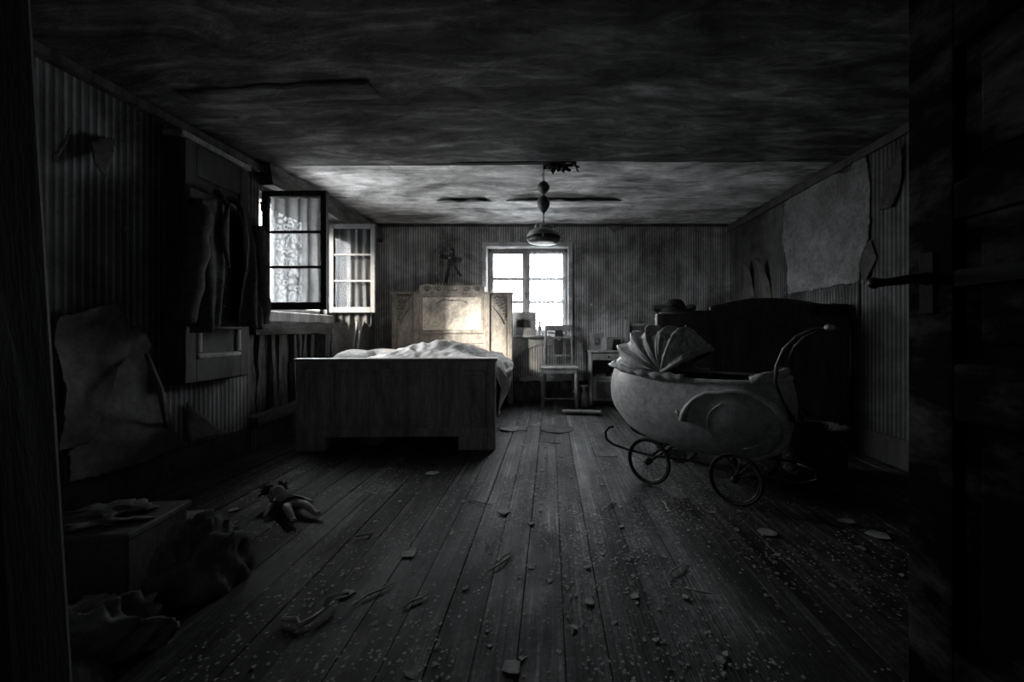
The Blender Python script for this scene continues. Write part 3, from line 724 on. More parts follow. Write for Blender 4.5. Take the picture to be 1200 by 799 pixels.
# ------------------------------------------------------------------ things on the window sill
t = thing('framed_picture', 'framed print of a house leaning on the back window sill', 'picture', (-.335, YB-.055, WZ0-.002), (-.10, 0, .04))
B().bb(-.155, .155, -.008, .008, 0, .29).build('mat_board', m_white, t, bevel=.003)
m_print, nt, N, L, bs_ = newmat('printed_house_picture')
tc, mp = coords(N, L); n_ = noise_n(N, L, mp.outputs[0], 16, 6, .7); r_ = ramp(N, L, n_.outputs[0], [(.4, g(.02)), (.62, g(.30))]); L.new(r_.outputs[0], bs_.inputs['Base Color'])
b = B(); b.bb(-.095, .085, -.011, -.008, .09, .20); b.build('print', m_print, t)
b = B(); b.prism([(-.08, .10), (.07, .10), (.07, .155), (.09, .155), (.045, .19), (-.05, .19), (-.10, .155), (-.08, .155)], -.0135, -.011); b.build('printed_house', m_darkwood, t)
t = thing('glass_bottle', 'small pale bottle standing on the back window sill', 'bottle', (-.135, YB-.02, WZ0-.002))
B().lathe([(.024, 0), (.027, .01), (.027, .09), (.014, .12), (.011, .125), (.011, .155), (.0, .155)], 16).build('body', m_enamel, t, smooth=True)
B().lathe([(.014, .152), (.014, .172), (.0, .173)], 14).build('stopper', m_gwood, t)
t = thing('small_dish', 'small dish with a twig on the window sill beside the headboard', 'dish', (-.70, YB-.0, WZ0-.002))
B().lathe([(.03, 0), (.05, .012), (.055, .03), (.05, .03), (.0, .02)], 16).build('bowl', m_metal, t, smooth=True)

# ------------------------------------------------------------------ chair
ch = thing('wooden_chair', 'plain wooden chair with splat back under the back window', 'chair', (.107, 4.80, 0), (0, 0, 0))
b = B(); b.prism([(-.225, -.20), (.225, -.20), (.20, .19), (-.20, .19)], .448, .478, 'xy'); b.build('seat', m_gwood, ch, bevel=.012)
B().bb(-.195, .195, -.185, .17, .40, .448).build('apron', m_gwood, ch, bevel=.004)
for s_ in (-1, 1):
    B().tube([(s_*.195, -.17, 0), (s_*.195, -.17, .40)], [.020, .024], 8).build('leg', m_gwood, ch)
    b = B(); b.tube([(s_*.185, .20, 0), (s_*.178, .18, .25), (s_*.172, .175, .47), (s_*.165, .20, .72), (s_*.16, .235, .955)], .019, 8); b.build('leg', m_gwood, ch, smooth=True)
    B().tube([(s_*.195, -.17, .15), (s_*.183, .195, .15)], .012, 8).build('stretcher', m_gwood, ch)
B().tube([(-.195, -.17, .105), (.195, -.17, .105)], .013, 8).build('stretcher', m_gwood, ch)
B().bb(-.165, .165, .215, .247, .895, .965).build('top_rail', m_gwood, ch, bevel=.008)
B().bb(-.16, .16, .195, .213, .795, .825).build('back_rail', m_gwood, ch, bevel=.004)
B().bb(-.165, .165, .178, .196, .575, .60).build('back_rail', m_gwood, ch, bevel=.004)
sp_ = B(); sp_.prism([(-.048, .59), (.048, .59), (.055, .75), (.048, .90), (-.048, .90), (-.055, .75)], .196, .212); sp_ = sp_.build('splat', m_darkwood, ch, bevel=.003)
b = B()
for k in range(7): b.ball((.02*math.cos(k*.9), .192, .80+.02*math.sin(k*.9)), .010, 8, (1, .6, 1))
b.build('splat_carving', m_gwood, sp_, smooth=True)

# ------------------------------------------------------------------ vase and rolled paper by the chair
t = thing('stone_vase', 'waisted stoneware vase on the floor beside the chair', 'vase', (.398, 4.67, 0))
B().lathe([(.045, 0), (.055, .01), (.058, .06), (.05, .13), (.036, .18), (.034, .21), (.05, .25), (.055, .262), (.048, .262), (.03, .20), (.0, .19)], 20).build('body', m_stone, t, smooth=True)
b = B()
def roll(u, v):
    a = u*2*PI*1.6; r = .018+.012*u+.004*nz(u*5, v*6)
    return Vector((-.21+.42*v+.01*nz(u*3, v*3, 2), r*math.cos(a)*1.5, .024+r*math.sin(a)*.75))
b.grid(40, 14, roll); tag(b.build('rolled_newspaper', m_paperbit, smooth=True, solid=.002, loc=(.335, 4.29, .004), rot=(0, 0, -.12)), 'rolled pale newspaper on the floor in front of the chair', 'newspaper')

# ------------------------------------------------------------------ nightstand
NX0, NX1, NY0, NY1 = .462, .895, 4.77, 5.065
ns = thing('nightstand', 'worn grey nightstand with open shelf between chair and dark bed', 'nightstand', (.6935, 4.917, 0))
W2, D2 = (NX1-NX0)/2, (NY1-NY0)/2
B().bb(-W2-.012, W2+.012, -D2-.015, D2, .635, .658).build('top', m_gwood, ns, bevel=.005)
for s_ in (-1, 1): B().bb(s_*W2-s_*.024, s_*W2, -D2, D2, 0, .635).build('side_panel', m_gwood, ns, bevel=.003)
B().bb(-W2+.024, W2-.024, D2-.012, D2, .05, .635).build('back_panel', m_darkwood, ns)
dr_ = B().bb(-W2+.026, W2-.026, -D2+.002, D2-.02, .545, .625).build('drawer', m_gwood, ns, bevel=.003)
B().ball((0, -D2-.008, .585), .012, 10).build('knob', m_metal, dr_, smooth=True)
B().bb(-W2+.024, W2-.024, -D2+.004, D2-.012, .325, .345).build('shelf', m_gwood, ns)
dd = B().bb(-W2+.03, W2-.03, -D2+.004, -D2+.022, .06, .32).build('cupboard_door', m_gwood, ns, bevel=.003)
B().bb(-W2+.07, W2-.07, -D2-.002, -D2+.006, .095, .285).build('door_panel', m_patch, dd, bevel=.003)
B().bb(-W2+.024, W2-.024, -D2+.01, D2-.012, .03, .055).build('bottom', m_darkwood, ns)
for k, (x_, l_, w_, h_, lab) in enumerate(((-.10, .13, .10, .03, 'pale book lying at the left on the nightstand shelf'), (.10, .12, .09, .035, 'pale book lying at the right on the nightstand shelf'))):
    t = thing('book', lab, 'book', (.6935+x_, 4.86, .346), (0, 0, .2-.3*k))
    B().bb(-l_/2, l_/2, -w_/2, w_/2, 0, .003).build('cover', m_gwood, t); B().bb(-l_/2, l_/2, -w_/2, w_/2, h_-.003, h_).build('cover', m_patch, t)
    B().bb(-l_/2+.004, l_/2-.004, -w_/2+.004, w_/2-.004, .003, h_-.003).build('page_block', m_paperbit, t)
t = thing('framed_photograph', 'white photo frame with a dark portrait on the nightstand', 'photo frame', (.575, 4.90, .659), (-.16, 0, .15))
B().bb(-.075, .075, -.006, .006, 0, .205).build('frame', m_white, t, bevel=.003); B().bb(-.035, .035, -.009, -.006, .055, .155).build('photo', m_print, t)
B().ball((0, -.009, .105), .016, 10, (.8, .2, 1.1)).build('portrait', m_white, t, smooth=True)
t = thing('photo_card', 'plain pale folded card leaning open on the nightstand', 'card', (.685, 4.88, .659), (0, 0, -.25))
b = B(); b.prism([(-.07, 0), (0, 0), (.0, .15), (-.055, .16)], -.004, .0); b.build('card_leaf', m_white, t)
b = B(); b.prism([(0, 0), (.065, 0), (.09, .15), (.0, .15)], -.004, .0); b.build('card_leaf', m_white, t, rot=(0, 0, .5))
t = thing('shadow_box', 'dark rounded box at the back of the nightstand', 'box', (.80, 4.99, .659)); B().bb(-.07, .07, -.05, .05, 0, .15).build('body', m_dirtywood, t, bevel=.02); B().bb(-.074, .074, -.054, .054, .13, .155).build('lid', m_gwood, t, bevel=.008)

# ------------------------------------------------------------------ dark bed behind the pram
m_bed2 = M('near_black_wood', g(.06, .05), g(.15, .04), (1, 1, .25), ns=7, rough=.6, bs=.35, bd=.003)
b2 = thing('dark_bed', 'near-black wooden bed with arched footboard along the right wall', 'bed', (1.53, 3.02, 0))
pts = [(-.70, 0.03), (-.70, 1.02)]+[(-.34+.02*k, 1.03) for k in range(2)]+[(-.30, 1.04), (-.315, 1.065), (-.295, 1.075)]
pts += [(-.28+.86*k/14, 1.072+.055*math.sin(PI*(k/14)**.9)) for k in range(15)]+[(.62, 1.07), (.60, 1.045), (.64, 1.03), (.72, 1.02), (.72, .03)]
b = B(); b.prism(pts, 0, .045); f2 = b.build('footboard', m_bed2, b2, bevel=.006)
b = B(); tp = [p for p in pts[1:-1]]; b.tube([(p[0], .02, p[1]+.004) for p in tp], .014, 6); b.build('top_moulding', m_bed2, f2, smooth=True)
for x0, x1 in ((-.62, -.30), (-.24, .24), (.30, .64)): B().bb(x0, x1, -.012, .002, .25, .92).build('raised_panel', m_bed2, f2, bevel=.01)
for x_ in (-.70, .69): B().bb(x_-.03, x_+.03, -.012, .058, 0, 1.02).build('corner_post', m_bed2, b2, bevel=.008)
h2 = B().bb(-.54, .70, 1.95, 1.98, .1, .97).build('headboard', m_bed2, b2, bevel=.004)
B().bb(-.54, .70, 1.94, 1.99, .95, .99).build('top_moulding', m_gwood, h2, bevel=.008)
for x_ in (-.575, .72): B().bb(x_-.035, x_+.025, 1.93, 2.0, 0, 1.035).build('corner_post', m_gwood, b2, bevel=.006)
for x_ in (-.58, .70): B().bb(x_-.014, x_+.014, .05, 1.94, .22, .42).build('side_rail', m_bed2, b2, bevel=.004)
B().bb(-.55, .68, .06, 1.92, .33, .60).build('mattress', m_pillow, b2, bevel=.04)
pillow('bed_pillow', 'pale pillow at the head of the dark bed', (1.27, 4.66, .72), (.55, .40, .24), .05, m_duvet, .25)
# hat on the near corner of the footboard
hb = thing('felt_hat', 'dark shapeless felt hat perched on the left corner of the dark bed', 'hat', (.935, 3.04, 1.045))
B().lathe([(.085, 0), (.09, .02), (.075, .06), (.05, .085), (.0, .088)], 18).jitter(.012, 9, 2).build('crown', m_coat, hb, smooth=True)
b = B()
def brim(u, v):
    a = u*2*PI; r = .08+.085*v; return Vector((r*math.cos(a), r*math.sin(a)*.8, .008+.03*v*math.sin(a*2+.6)+.012*v))
b.grid(28, 4, brim, closed_u=True); b.build('brim', m_coat, hb, smooth=True, solid=.004)
def drape(name, label, cx, y, ztop, w_, lf, lb, m, seed):
    """cloth hung over a board"""
    b = B()
    def f(u, v):
        s = (v-.4)*(lf+lb)*1.0; x = cx+(u-.5)*w_+.015*nz(v*4, u*3, seed)
        wv = .012*math.sin(u*9+seed)+.012*nz(u*6, v*5, seed)
        if abs(s) < .06: a = s/.06*PI/2; return Vector((x, y-.048*math.sin(-a)*-1 if False else y+.05*math.sin(a), ztop+.03*math.cos(a)+.008*nz(u*7, 1, seed)))
        sg = 1 if s > 0 else -1
        return Vector((x, y+sg*(.055+abs(wv)*min(1, abs(s)*6)), ztop-(abs(s)-.06)+.02*nz(u*5, sg, seed)))
    b.grid(30, 30, f); return tag(b.build(name, m, smooth=True, solid=.006), label, 'cloth')
drape('folded_cloth', 'dark folded cloth hung over the right end of the dark bed', 2.10, 3.042, 1.065, .28, .16, .12, m_cloth, 4)

# ------------------------------------------------------------------ pram
pr = thing('baby_carriage', 'old grey baby carriage with torn hood and spoked wheels', 'pram', (.907, 2.385, 0), (0, 0, math.atan2(-.61, .79)))
BXC = -.05
ZL = [.19, .21, .25, .31, .36, .42, .48, .54, .59, .62]
AL = [.27, .36, .43, .478, .51, .528, .532, .525, .512, .50]
BL = [.10, .145, .185, .212, .235, .248, .25, .245, .236, .228]
def interp(z, T):
    for i in range(len(ZL)-1):
        if ZL[i] <= z <= ZL[i+1]:
            t_ = (z-ZL[i])/(ZL[i+1]-ZL[i]); return T[i]*(1-t_)+T[i+1]*t_
    return T[0] if z < ZL[0] else T[-1]
def plan(a, A, Bw, n=2.7):
    c_, s_ = math.cos(a), math.sin(a)
    return (A*math.copysign(abs(c_)**(2/n), c_), Bw*math.copysign(abs(s_)**(2/n), s_))
def rimz(xl): return .62+.055*max(0, -(xl)/.53)**2+.02*max(0, xl/.5)**3
b = B(); SEG = 64; rings = []
for i, z in enumerate(ZL):
    rg = []
    for k in range(SEG):
        x_, y_ = plan(2*PI*k/SEG, AL[i], BL[i]); zz = z+(rimz(x_)-.62)*((z-.19)/.43)**2+.08*max(0, (-x_-.05)/.48)*(1-(z-.19)/.43)
        rg.append(b.bm.verts.new((BXC+x_, y_, zz)))
    rings.append(rg)
for a_, c_ in zip(rings, rings[1:]):
    for k in range(SEG): b.bm.faces.new((a_[k], a_[(k+1) % SEG], c_[(k+1) % SEG], c_[k]))
b.bm.faces.new(rings[0][::-1])
body = b.build('body', m_pram, pr, smooth=True)
b = B(); inner = []
for i, z in ((9, .62), (8, .55), (6, .45), (4, .38)):
    inner.append([b.bm.verts.new((BXC+plan(2*PI*k/SEG, AL[i]-.015, BL[i]-.015)[0], plan(2*PI*k/SEG, AL[i]-.015, BL[i]-.015)[1], z+(rimz(plan(2*PI*k/SEG, AL[i], BL[i])[0])-.62 if i > 7 else 0))) for k in range(SEG)])
for a_, c_ in zip(inner, inner[1:]):
    for k in range(SEG): b.bm.faces.new((a_[k], c_[k], c_[(k+1) % SEG], a_[(k+1) % SEG]))
b.bm.faces.new(inner[-1]); b.build('lining', m_pramin, body, smooth=True)
b = B(); b.tube([(BXC+plan(2*PI*k/SEG, .50, .228)[0], plan(2*PI*k/SEG, .50, .228)[1], rimz(plan(2*PI*k/SEG, .50, .228)[0])) for k in range(SEG)], .014, 8, closed=True)
b.build('rim', m_pramtrim, body, smooth=True)
def side_y(x_, z):
    A, Bw = interp(z, AL), interp(z, BL); q = min(.999, abs((x_-BXC)/A)); return -Bw*(1-q**2.7)**(1/2.7)
def moulding(name, pts, r, lift=.004, m=m_pramtrim):
    b = B(); b.tube([(x_+lift*1.2*max(0, x_-.2)/.25, side_y(x_, z)-lift, z) for x_, z in pts], r, 8); return b.build(name, m, body, smooth=True)
cxm, czm = .235, .42
sw = [(cxm-.255+.0*k, czm-.02) for k in range(1)]
sw = [(-.035, .40), (-.03, .43), (-.01, .475), (.03, .525), (.09, .562)]
sw += [(cxm+.205*math.cos(math.radians(a)), .39+.19*math.sin(math.radians(a))) for a in range(112, -100, -12)]
moulding('scroll_moulding', sw, [.020, .018, .014, .011, .010]+[.011+.008*min(1, k/8) for k in range(len(sw)-5)], .010)
moulding('inner_moulding', [(cxm+.14*math.cos(math.radians(a)), .40+.125*math.sin(math.radians(a))) for a in range(215, 108, -9)], .004, .0)
moulding('inner_moulding', [(cxm+.13*math.cos(math.radians(a)), .39+.115*math.sin(math.radians(a))) for a in range(-80, 0, 9)], .005, .001)
moulding('scroll_bud', [(-.07, .45), (-.055, .43), (-.04, .435)], [.006, .012, .006])
# chassis: side bars, springs, axles
for s_ in (-1, 1):
    y_ = s_*.18
    b = B(); b.tube([(-.50, y_, .285), (-.53, y_, .278), (-.56, y_, .24), (-.55, y_, .195), (-.50, y_, .17), (-.38, y_, .155), (-.235, y_, .15), (0, y_, .165), (.235, y_, .15), (.40, y_, .155), (.52, y_, .16), (.58, y_, .19), (.57, y_, .235), (.50, y_, .25)], .008, 8)
    b.build('spring_bar', m_metal, pr, smooth=True)
    for x_ in (-.235, .235):
        B().tube([(x_, y_, .155), (x_+.10*(1 if x_ < 0 else -1), y_*.8, .25)], .008, 8).build('strut', m_metal, pr)
for x_ in (-.235, .235): B().tube([(x_, -.245, .13), (x_, .245, .13)], .008, 8).build('axle', m_metal, pr)
# wheels: rim with tyre, hub, spokes
def make_wheel(r):
    e = B().tube([(r*math.cos(2*PI*k/40), 0, r*math.sin(2*PI*k/40)) for k in range(40)], .0085, 8, closed=True)
    ty = e.build('wheel', m_rubber, pr, smooth=True)
    B().tube([((r-.012)*math.cos(2*PI*k/40), 0, (r-.012)*math.sin(2*PI*k/40)) for k in range(40)], .004, 6, closed=True).build('rim', m_chrome, ty, smooth=True)
    e = B().tube([(0, -.028, 0), (0, -.02, 0), (0, .02, 0), (0, .028, 0)], [.010, .020, .020, .010], 12); e.build('hub', m_metal, ty, smooth=True)
    for k in range(16):
        a = 2*PI*k/16; B().tube([(.016*math.cos(a+.25), .012*(-1)**k, .016*math.sin(a+.25)), ((r-.012)*math.cos(a), 0, (r-.012)*math.sin(a))], .0016, 5).build('spoke', m_chrome, ty)
    return ty
wh0 = make_wheel(.1265)
first = True
for x_ in (-.235, .235):
    for s_ in (-1, 1):
        if first: o = wh0; first = False
        else:
            o = link_copy(wh0, pr)
            for c_ in list(wh0.children): link_copy(c_, o)
        o.location = (x_, s_*.245, .135); o.rotation_euler = (0, .3*x_+s_, .05*s_)
# handle: two bent rods and a crosswise grip
for s_ in (-1, 1):
    b = B(); b.tube([(.50, s_*.10, .40), (.475, s_*.14, .46), (.44, s_*.18, .54), (.41, s_*.205, .63), (.415, s_*.205, .72), (.445, s_*.20, .80), (.50, s_*.20, .865), (.57, s_*.20, .90), (.62, s_*.20, .908)], .009, 8)
    b.build('handle_rod', m_chrome, pr, smooth=True)
    B().ball((.475, s_*.15, .46), .016, 10).build('bolt', m_metal, pr, smooth=True)
B().tube([(.622, -.235, .908), (.622, -.2, .908), (.622, .2, .908), (.622, .235, .908)], [.012, .015, .015, .012], 10).build('grip', m_pramtrim, pr, smooth=True)
b = B(); b.tube([(.42, .08, .62), (.45, .08, .56), (.49, .08, .49), (.52, .08, .46)], .008, 8); b.ball((.525, .08, .455), .02, 10); b.build('brake_lever', m_chrome, pr, smooth=True)
# hinged foot cover edge
b = B(); b.tube([(.30, -.215, .64), (.36, -.19, .665), (.42, -.1, .67), (.43, 0, .672), (.42, .1, .67), (.36, .19, .665)], .02, 8); b.build('foot_cushion', m_pramtrim, body, smooth=True)
# hood: bows fanned out from the side pivots, fabric sagging between them
HXP, HZP = -.17, .655
bowA = [math.radians(a) for a in (178, 158, 138, 118, 97, 76)]
def bow_pt(phi, t_, R, yw=.225):
    s = 1-abs(t_)**2.6; q = max(0, s)**.45
    return Vector((HXP+R*q*math.cos(phi), yw*t_*(1+.10*q), HZP+R*q*math.sin(phi)))
def bowR(phi):
    d = math.degrees(phi); return .255+.16*max(0, (d-95)/83)**1.0
def hood_f(u, v):
    f_ = u*(len(bowA)-1); i = min(int(f_), len(bowA)-2); t_ = f_-i
    phi = bowA[i]*(1-t_)+bowA[i+1]*t_; tt = v*2-1
    R = bowR(phi)*(1-.20*math.sin(PI*t_)*(1-.5*abs(tt)))
    p = bow_pt(phi, tt, R)
    cr = .020*ridg(u*6+tt, tt*4-u*3, 3)+.012*nz(u*22, tt*9, 5)
    p += Vector((math.cos(phi), 0, math.sin(phi)))*cr*(1-abs(tt)**4)
    p.y += .014*nz(u*13, tt*5, 11)
    p.z = max(p.z, .625)
    return p
hood = B().grid(70, 44, hood_f).build('hood', m_pramhood, pr, smooth=True, solid=.004)
for i, phi in enumerate(bowA):
    b = B(); b.tube([bow_pt(phi, -1+2*k/30, bowR(phi)*1.0+.004) for k in range(31)], .0075 if i < 5 else .011, 8); b.build('hood_bow', m_pramhood if i < 5 else m_pramtrim, hood, smooth=True)
# pale crumpled front section of the hood with its own stiff front bow
def front_f(u, v):
    tt = v*2-1; phi = math.radians(76-44*u); R = bowR(phi)*(1-.10*math.sin(PI*u))*(1-.10*u*u); p = bow_pt(phi, tt, R)
    cr = .030*ridg(u*3+tt*2.2, tt*3.5-u*2, 8)+.014*ridg(u*8-tt*3, tt*9, 4)-.02
    p += Vector((math.cos(phi), -.7*(1 if tt < 0 else -1)*min(1, abs(tt)*2), math.sin(phi)))*cr*(1-abs(tt)**4)
    return p
B().grid(40, 60, front_f).build('hood_front', m_hoodlining, hood, smooth=True, solid=.003)
b = B(); ph = math.radians(31); b.tube([bow_pt(ph, -1+2*k/30, bowR(ph)*.91+.004) for k in range(31)], .013, 8); b.build('hood_bow', m_pramhood, hood, smooth=True)
# lining inside the hood, rumpled and pale
def lin_f(u, v):
    f_ = .45+.55*u; p = hood_f(f_*.985, v); c0 = Vector((HXP, 0, HZP)); k = .90-.03*nz(u*9, v*9, 2)
    q = c0+(p-c0)*k; q += Vector((.02*nz(u*8, v*8, 3), .012*nz(u*9, v*7, 5), .02*nz(u*7, v*9, 7))); q.z = max(q.z, .63); return q
B().grid(36, 36, lin_f).build('hood_lining', m_hoodlining, hood, smooth=True, solid=.003)
# torn hem hanging over the near side of the body
for s_ in (-1, 1):
    b = B(); hp_, hr_ = [], []
    for k in range(26):
        q = k/25; x_ = -.535+.50*q; y0 = side_y(max(-.53, x_), .60)
        hp_.append((x_, -s_*(y0*-1+.004+.006*nz(q*9, 1, s_)) if s_ > 0 else y0-.004-.006*nz(q*9, 1, 2), rimz(x_-BXC)+.012+.010*nz(q*7, 3, s_))); hr_.append(.020+.008*nz(q*11, 2, s_*3)+.004*math.sin(q*40))
    if s_ > 0: hp_ = [(p[0], -p[1] if p[1] < 0 else p[1], p[2]) for p in hp_]
    b.tube(hp_, hr_, 10); b.build('hood_roll', m_pramhood, hood, smooth=True)

# ------------------------------------------------------------------ basket behind the pram
bk = thing('wicker_basket', 'dark wicker basket on the floor right of the baby carriage', 'basket', (1.66, 2.52, 0), (0, 0, .1))
def bask(u, v):
    a = u*2*PI; x_, y_ = plan(a, .15+.03*v, .11+.02*v, 3.5); q = .005*math.sin(a*22+(PI if int(v*14) % 2 else 0)); L_ = 1+q*6
    return Vector((x_*L_, y_*L_, .28*v))
B().grid(96, 14, bask, closed_u=True).build('woven_side', m_wicker, bk, solid=.006)
B().bb(-.14, .14, -.10, .10, .002, .02).build('base', m_wicker, bk)
b = B()
for st_ in (0, 1): b.tube([(plan(2*PI*k/72, .183, .133, 3.5)[0], plan(2*PI*k/72, .183, .133, 3.5)[1], .283+.010*math.sin(k*PI/2+PI*st_)) for k in range(72)], .010, 6, closed=True)
b.build('braided_rim', m_wicker, bk, smooth=True)

# ------------------------------------------------------------------ wall cupboard with the coat
cb = thing('wall_cupboard', 'shallow dark wall cupboard with panelled door behind the coat', 'cupboard', (XL, 2.572, 0))
B().bb(.002, .09, -.255, .255, .575, 2.02).build('carcass', m_darkwood, cb, bevel=.004)
B().bb(.0, .115, -.27, .27, 2.02, 2.055).build('cornice', m_gwood, cb, bevel=.006)
dm = m_dirtywood
dr2 = B().bb(.09, .098, -.245, .245, .585, 2.01).build('door', dm, cb)
b = B(); b.bb(.098, .112, -.245, -.17, .585, 2.01); b.bb(.098, .112, .17, .245, .585, 2.01); b.bb(.098, .112, -.17, .17, .585, .72); b.bb(.098, .112, -.17, .17, 1.82, 2.01); b.bb(.098, .112, -.17, .17, .94, 1.02)
b.build('door_frame', m_dirtywood, dr2, bevel=.004)
b = B(); x0, x1, z0, z1, q = -.17, .17, .72, .94, .035
for (a0, a1, b0, b1) in ((x0, x1, z0, z0+q), (x0, x1, z1-q, z1), (x0, x0+q, z0+q, z1-q), (x1-q, x1, z0+q, z1-q)): b.bb(.098, .122, a0, a1, b0, b1)
b.build('panel_moulding', m_gwood, dr2, bevel=.012)
B().bb(.098, .104, -.14, .14, .755, .905).build('panel', dm, dr2)
B().bb(.098, .120, -.22, .13, 1.675, 1.735).build('hook_rail', m_gwood, dr2, bevel=.004)
b = B(); b.tube([(.118, -.03, 1.70), (.126, -.03, 1.70), (.130, -.03, 1.71), (.130, -.03, 1.73)], .005, 6); b.build('hook', m_metal, dr2)
CXo, CYo = XL+.185, 2.535
hg = thing('coat_hanger', 'bent wooden hanger holding the dark coat', 'hanger', (CXo, CYo, 0))
b = B(); b.tube([(0, -.19, 1.625), (0, -.09, 1.675), (0, 0, 1.695), (0, .09, 1.675), (0, .19, 1.625)], .010, 8); b.build('bar', m_gwood, hg, smooth=True)
b = B(); b.tube([(0, -.03, 1.69), (0, -.03, 1.735), (-.012, -.03, 1.752), (-.040, -.03, 1.752), (-.052, -.03, 1.738)], .003, 6); b.build('hook', m_metal, hg)
ct = thing('wool_coat', 'dark wool coat hanging open on the wall cupboard', 'coat', (CXo, CYo, 0))
def sh(a): return 1.70-.42*max(0, abs(a)-.05)**1.25
def back_f(u, v):
    a = -.235+.47*u; a2 = a*(1+.10*v); z = sh(a)+( .92-sh(a))*v
    return Vector((-.028+.006*math.sin(a*40)*v, a2, z))
B().grid(24, 20, back_f).build('back_panel', m_coatin, ct, smooth=True, solid=.004)
def front(s_):
    def f(u, v):
        inner_ = (.055+.03*v-.06*math.sin(min(1, v*1.1)*PI)*.4) if s_ < 0 else (.05+.05*v+.04*math.sin(v*PI*1.5))
        a = (inner_+(.235-inner_)*u); a2 = s_*a*(1+.14*v)
        hem = .88 if s_ < 0 else .90
        z = sh(a)+(hem-sh(a)+(.05*(1-u)**3 if v > 0 else 0))*v
        d = .022+.028*math.sin(u*PI)*(.4+v)+.018*math.sin(u*12+v*2+s_)*v+.006*nz(u*5, v*6, s_)
        return Vector((d*(1 if u < .95 else .3), a2, z))
    return f
for s_ in (-1, 1): B().grid(22, 28, front(s_)).build('front_panel', m_coat, ct, smooth=True, solid=.006)
for s_ in (-1, 1):
    def lap(u, v, s_=s_):
        a = .045+.06*u*math.sin(PI*min(1, v*.9+.1))+.02*v; z = 1.69-.40*v-.02*u
        return Vector((.05+.012*math.sin(u*PI)+.010*v, s_*a, z))
    B().grid(8, 14, lap).build('lapel', m_coat, ct, smooth=True, solid=.005)
    b = B(); n_ = 18; pts = []; rs = []
    for k in range(n_):
        q = k/(n_-1); pts.append((.012+.015*math.sin(q*PI)+.006*math.sin(q*19), s_*(.215+.085*q), 1.60-.66*q)); rs.append(.062-.016*q+.004*math.sin(q*23+s_))
    b.tube(pts, rs, 14)
    sl = b.build('sleeve', m_coat, ct, smooth=True)
b = B(); b.tube([(.045, -.055, 1.67), (.02, -.07, 1.72), (-.02, -.05, 1.745), (-.03, 0, 1.75), (-.02, .05, 1.745), (.02, .07, 1.72), (.045, .055, 1.67)], [.012, .02, .022, .022, .022, .02, .012], 8); b.build('collar', m_coat, ct, smooth=True)
for k in range(3): B().ball((.065, -.085-.01*k, 1.28-.12*k), .010, 8, (.4, 1, 1)).build('button', m_black, ct, smooth=True)

# ------------------------------------------------------------------ hanging lamp
LX, LYp = -.055, 3.24
lp = thing('pendant_lamp', 'pull-down enamel pendant lamp with two counterweights in the middle of the ceiling', 'lamp', (LX, LYp, 0))
def lathe_part(name, prof, m, seg=28): return B().lathe(prof, seg).build(name, m, lp, smooth=True)
zc_ = ceil_z(LX, LYp)
for k in range(9):
    b = B(); z_ = zc_-.012-.0175*k
    ring = [(.007*math.cos(a), 0, .012*math.sin(a)) for a in [2*PI*q/10 for q in range(10)]]
    b.tube(ring, .0025, 5, closed=True); b.build('chain_link', m_metal, lp, loc=(.008*math.sin(k*.7)*(1-k/9), 0, z_), rot=(0, 0, (k % 2)*PI/2))
lathe_part('counterweight', [(.004, 2.105), (.012, 2.10), (.035, 2.085), (.05, 2.06), (.048, 2.04), (.03, 2.015), (.012, 1.998), (.004, 1.992)], m_ceramic)
lathe_part('counterweight', [(.004, 1.990), (.018, 1.98), (.045, 1.955), (.053, 1.93), (.048, 1.90), (.03, 1.87), (.012, 1.845), (.003, 1.835)], m_ceramic)
B().tube([(0, 0, 1.836), (0, 0, 1.74)], .004, 8).build('rod', m_metal, lp)
lathe_part('shade_cap', [(.006, 1.752), (.035, 1.750), (.052, 1.738), (.055, 1.722), (.048, 1.716), (.0, 1.716)], m_enamel)
lathe_part('shade', [(.04, 1.722), (.075, 1.712), (.115, 1.690), (.134, 1.662), (.138, 1.648), (.132, 1.648), (.11, 1.682), (.07, 1.702), (.03, 1.71)], m_enamel)
lathe_part('shade_band', [(.134, 1.652), (.139, 1.645), (.137, 1.632), (.130, 1.628), (.126, 1.640)], m_metal)
lathe_part('glass_bowl', [(.127, 1.640), (.128, 1.618), (.118, 1.604), (.06, 1.600), (.0, 1.600)], m_stone)
for k in range(3):
    a = k*2.1+.5; B().ball((.132*math.cos(a), .132*math.sin(a), 1.640), .012, 8).build('clamp', m_enamel, lp, smooth=True)
for k in range(2): B().lathe([(.018, 0), (.022, .012), (.018, .03), (.008, .036), (.0, .036)], 12).build('pulley', m_enamel, lp, smooth=True, loc=((-.05, .06)[k], -.02, 1.716))
# withered garland round the ceiling hook
ro = thing('ceiling_garland', 'dark withered leaf garland around the lamp hook', 'garland', (.07, 3.22, ZC-.008))
for k in range(46):
    a = random.uniform(0, 2*PI); r_ = random.uniform(.03, .165)*math.sqrt(random.random()*.7+.3)
    b = B(); l_ = random.uniform(.03, .055)
    b.grid(3, 4, lambda u, v: Vector(((u-.5)*.034*math.sin(PI*min(1, v+.08)), l_*v, -.008*math.sin(v*PI)+.006*abs(u-.5))))
    b.build('leaf', m_black, ro, solid=.002, loc=(r_*math.cos(a), .45*r_*math.sin(a), -random.uniform(.012, .055)), rot=(random.uniform(-1.2, .2), random.uniform(-.5, .5), random.uniform(0, 6.3)))
b = B(); b.tube([(.13*math.cos(2*PI*k/24), .055*math.sin(2*PI*k/24), -.014) for k in range(24)], .013, 6, closed=True); b.build('wreath_core', m_black, ro, smooth=True)

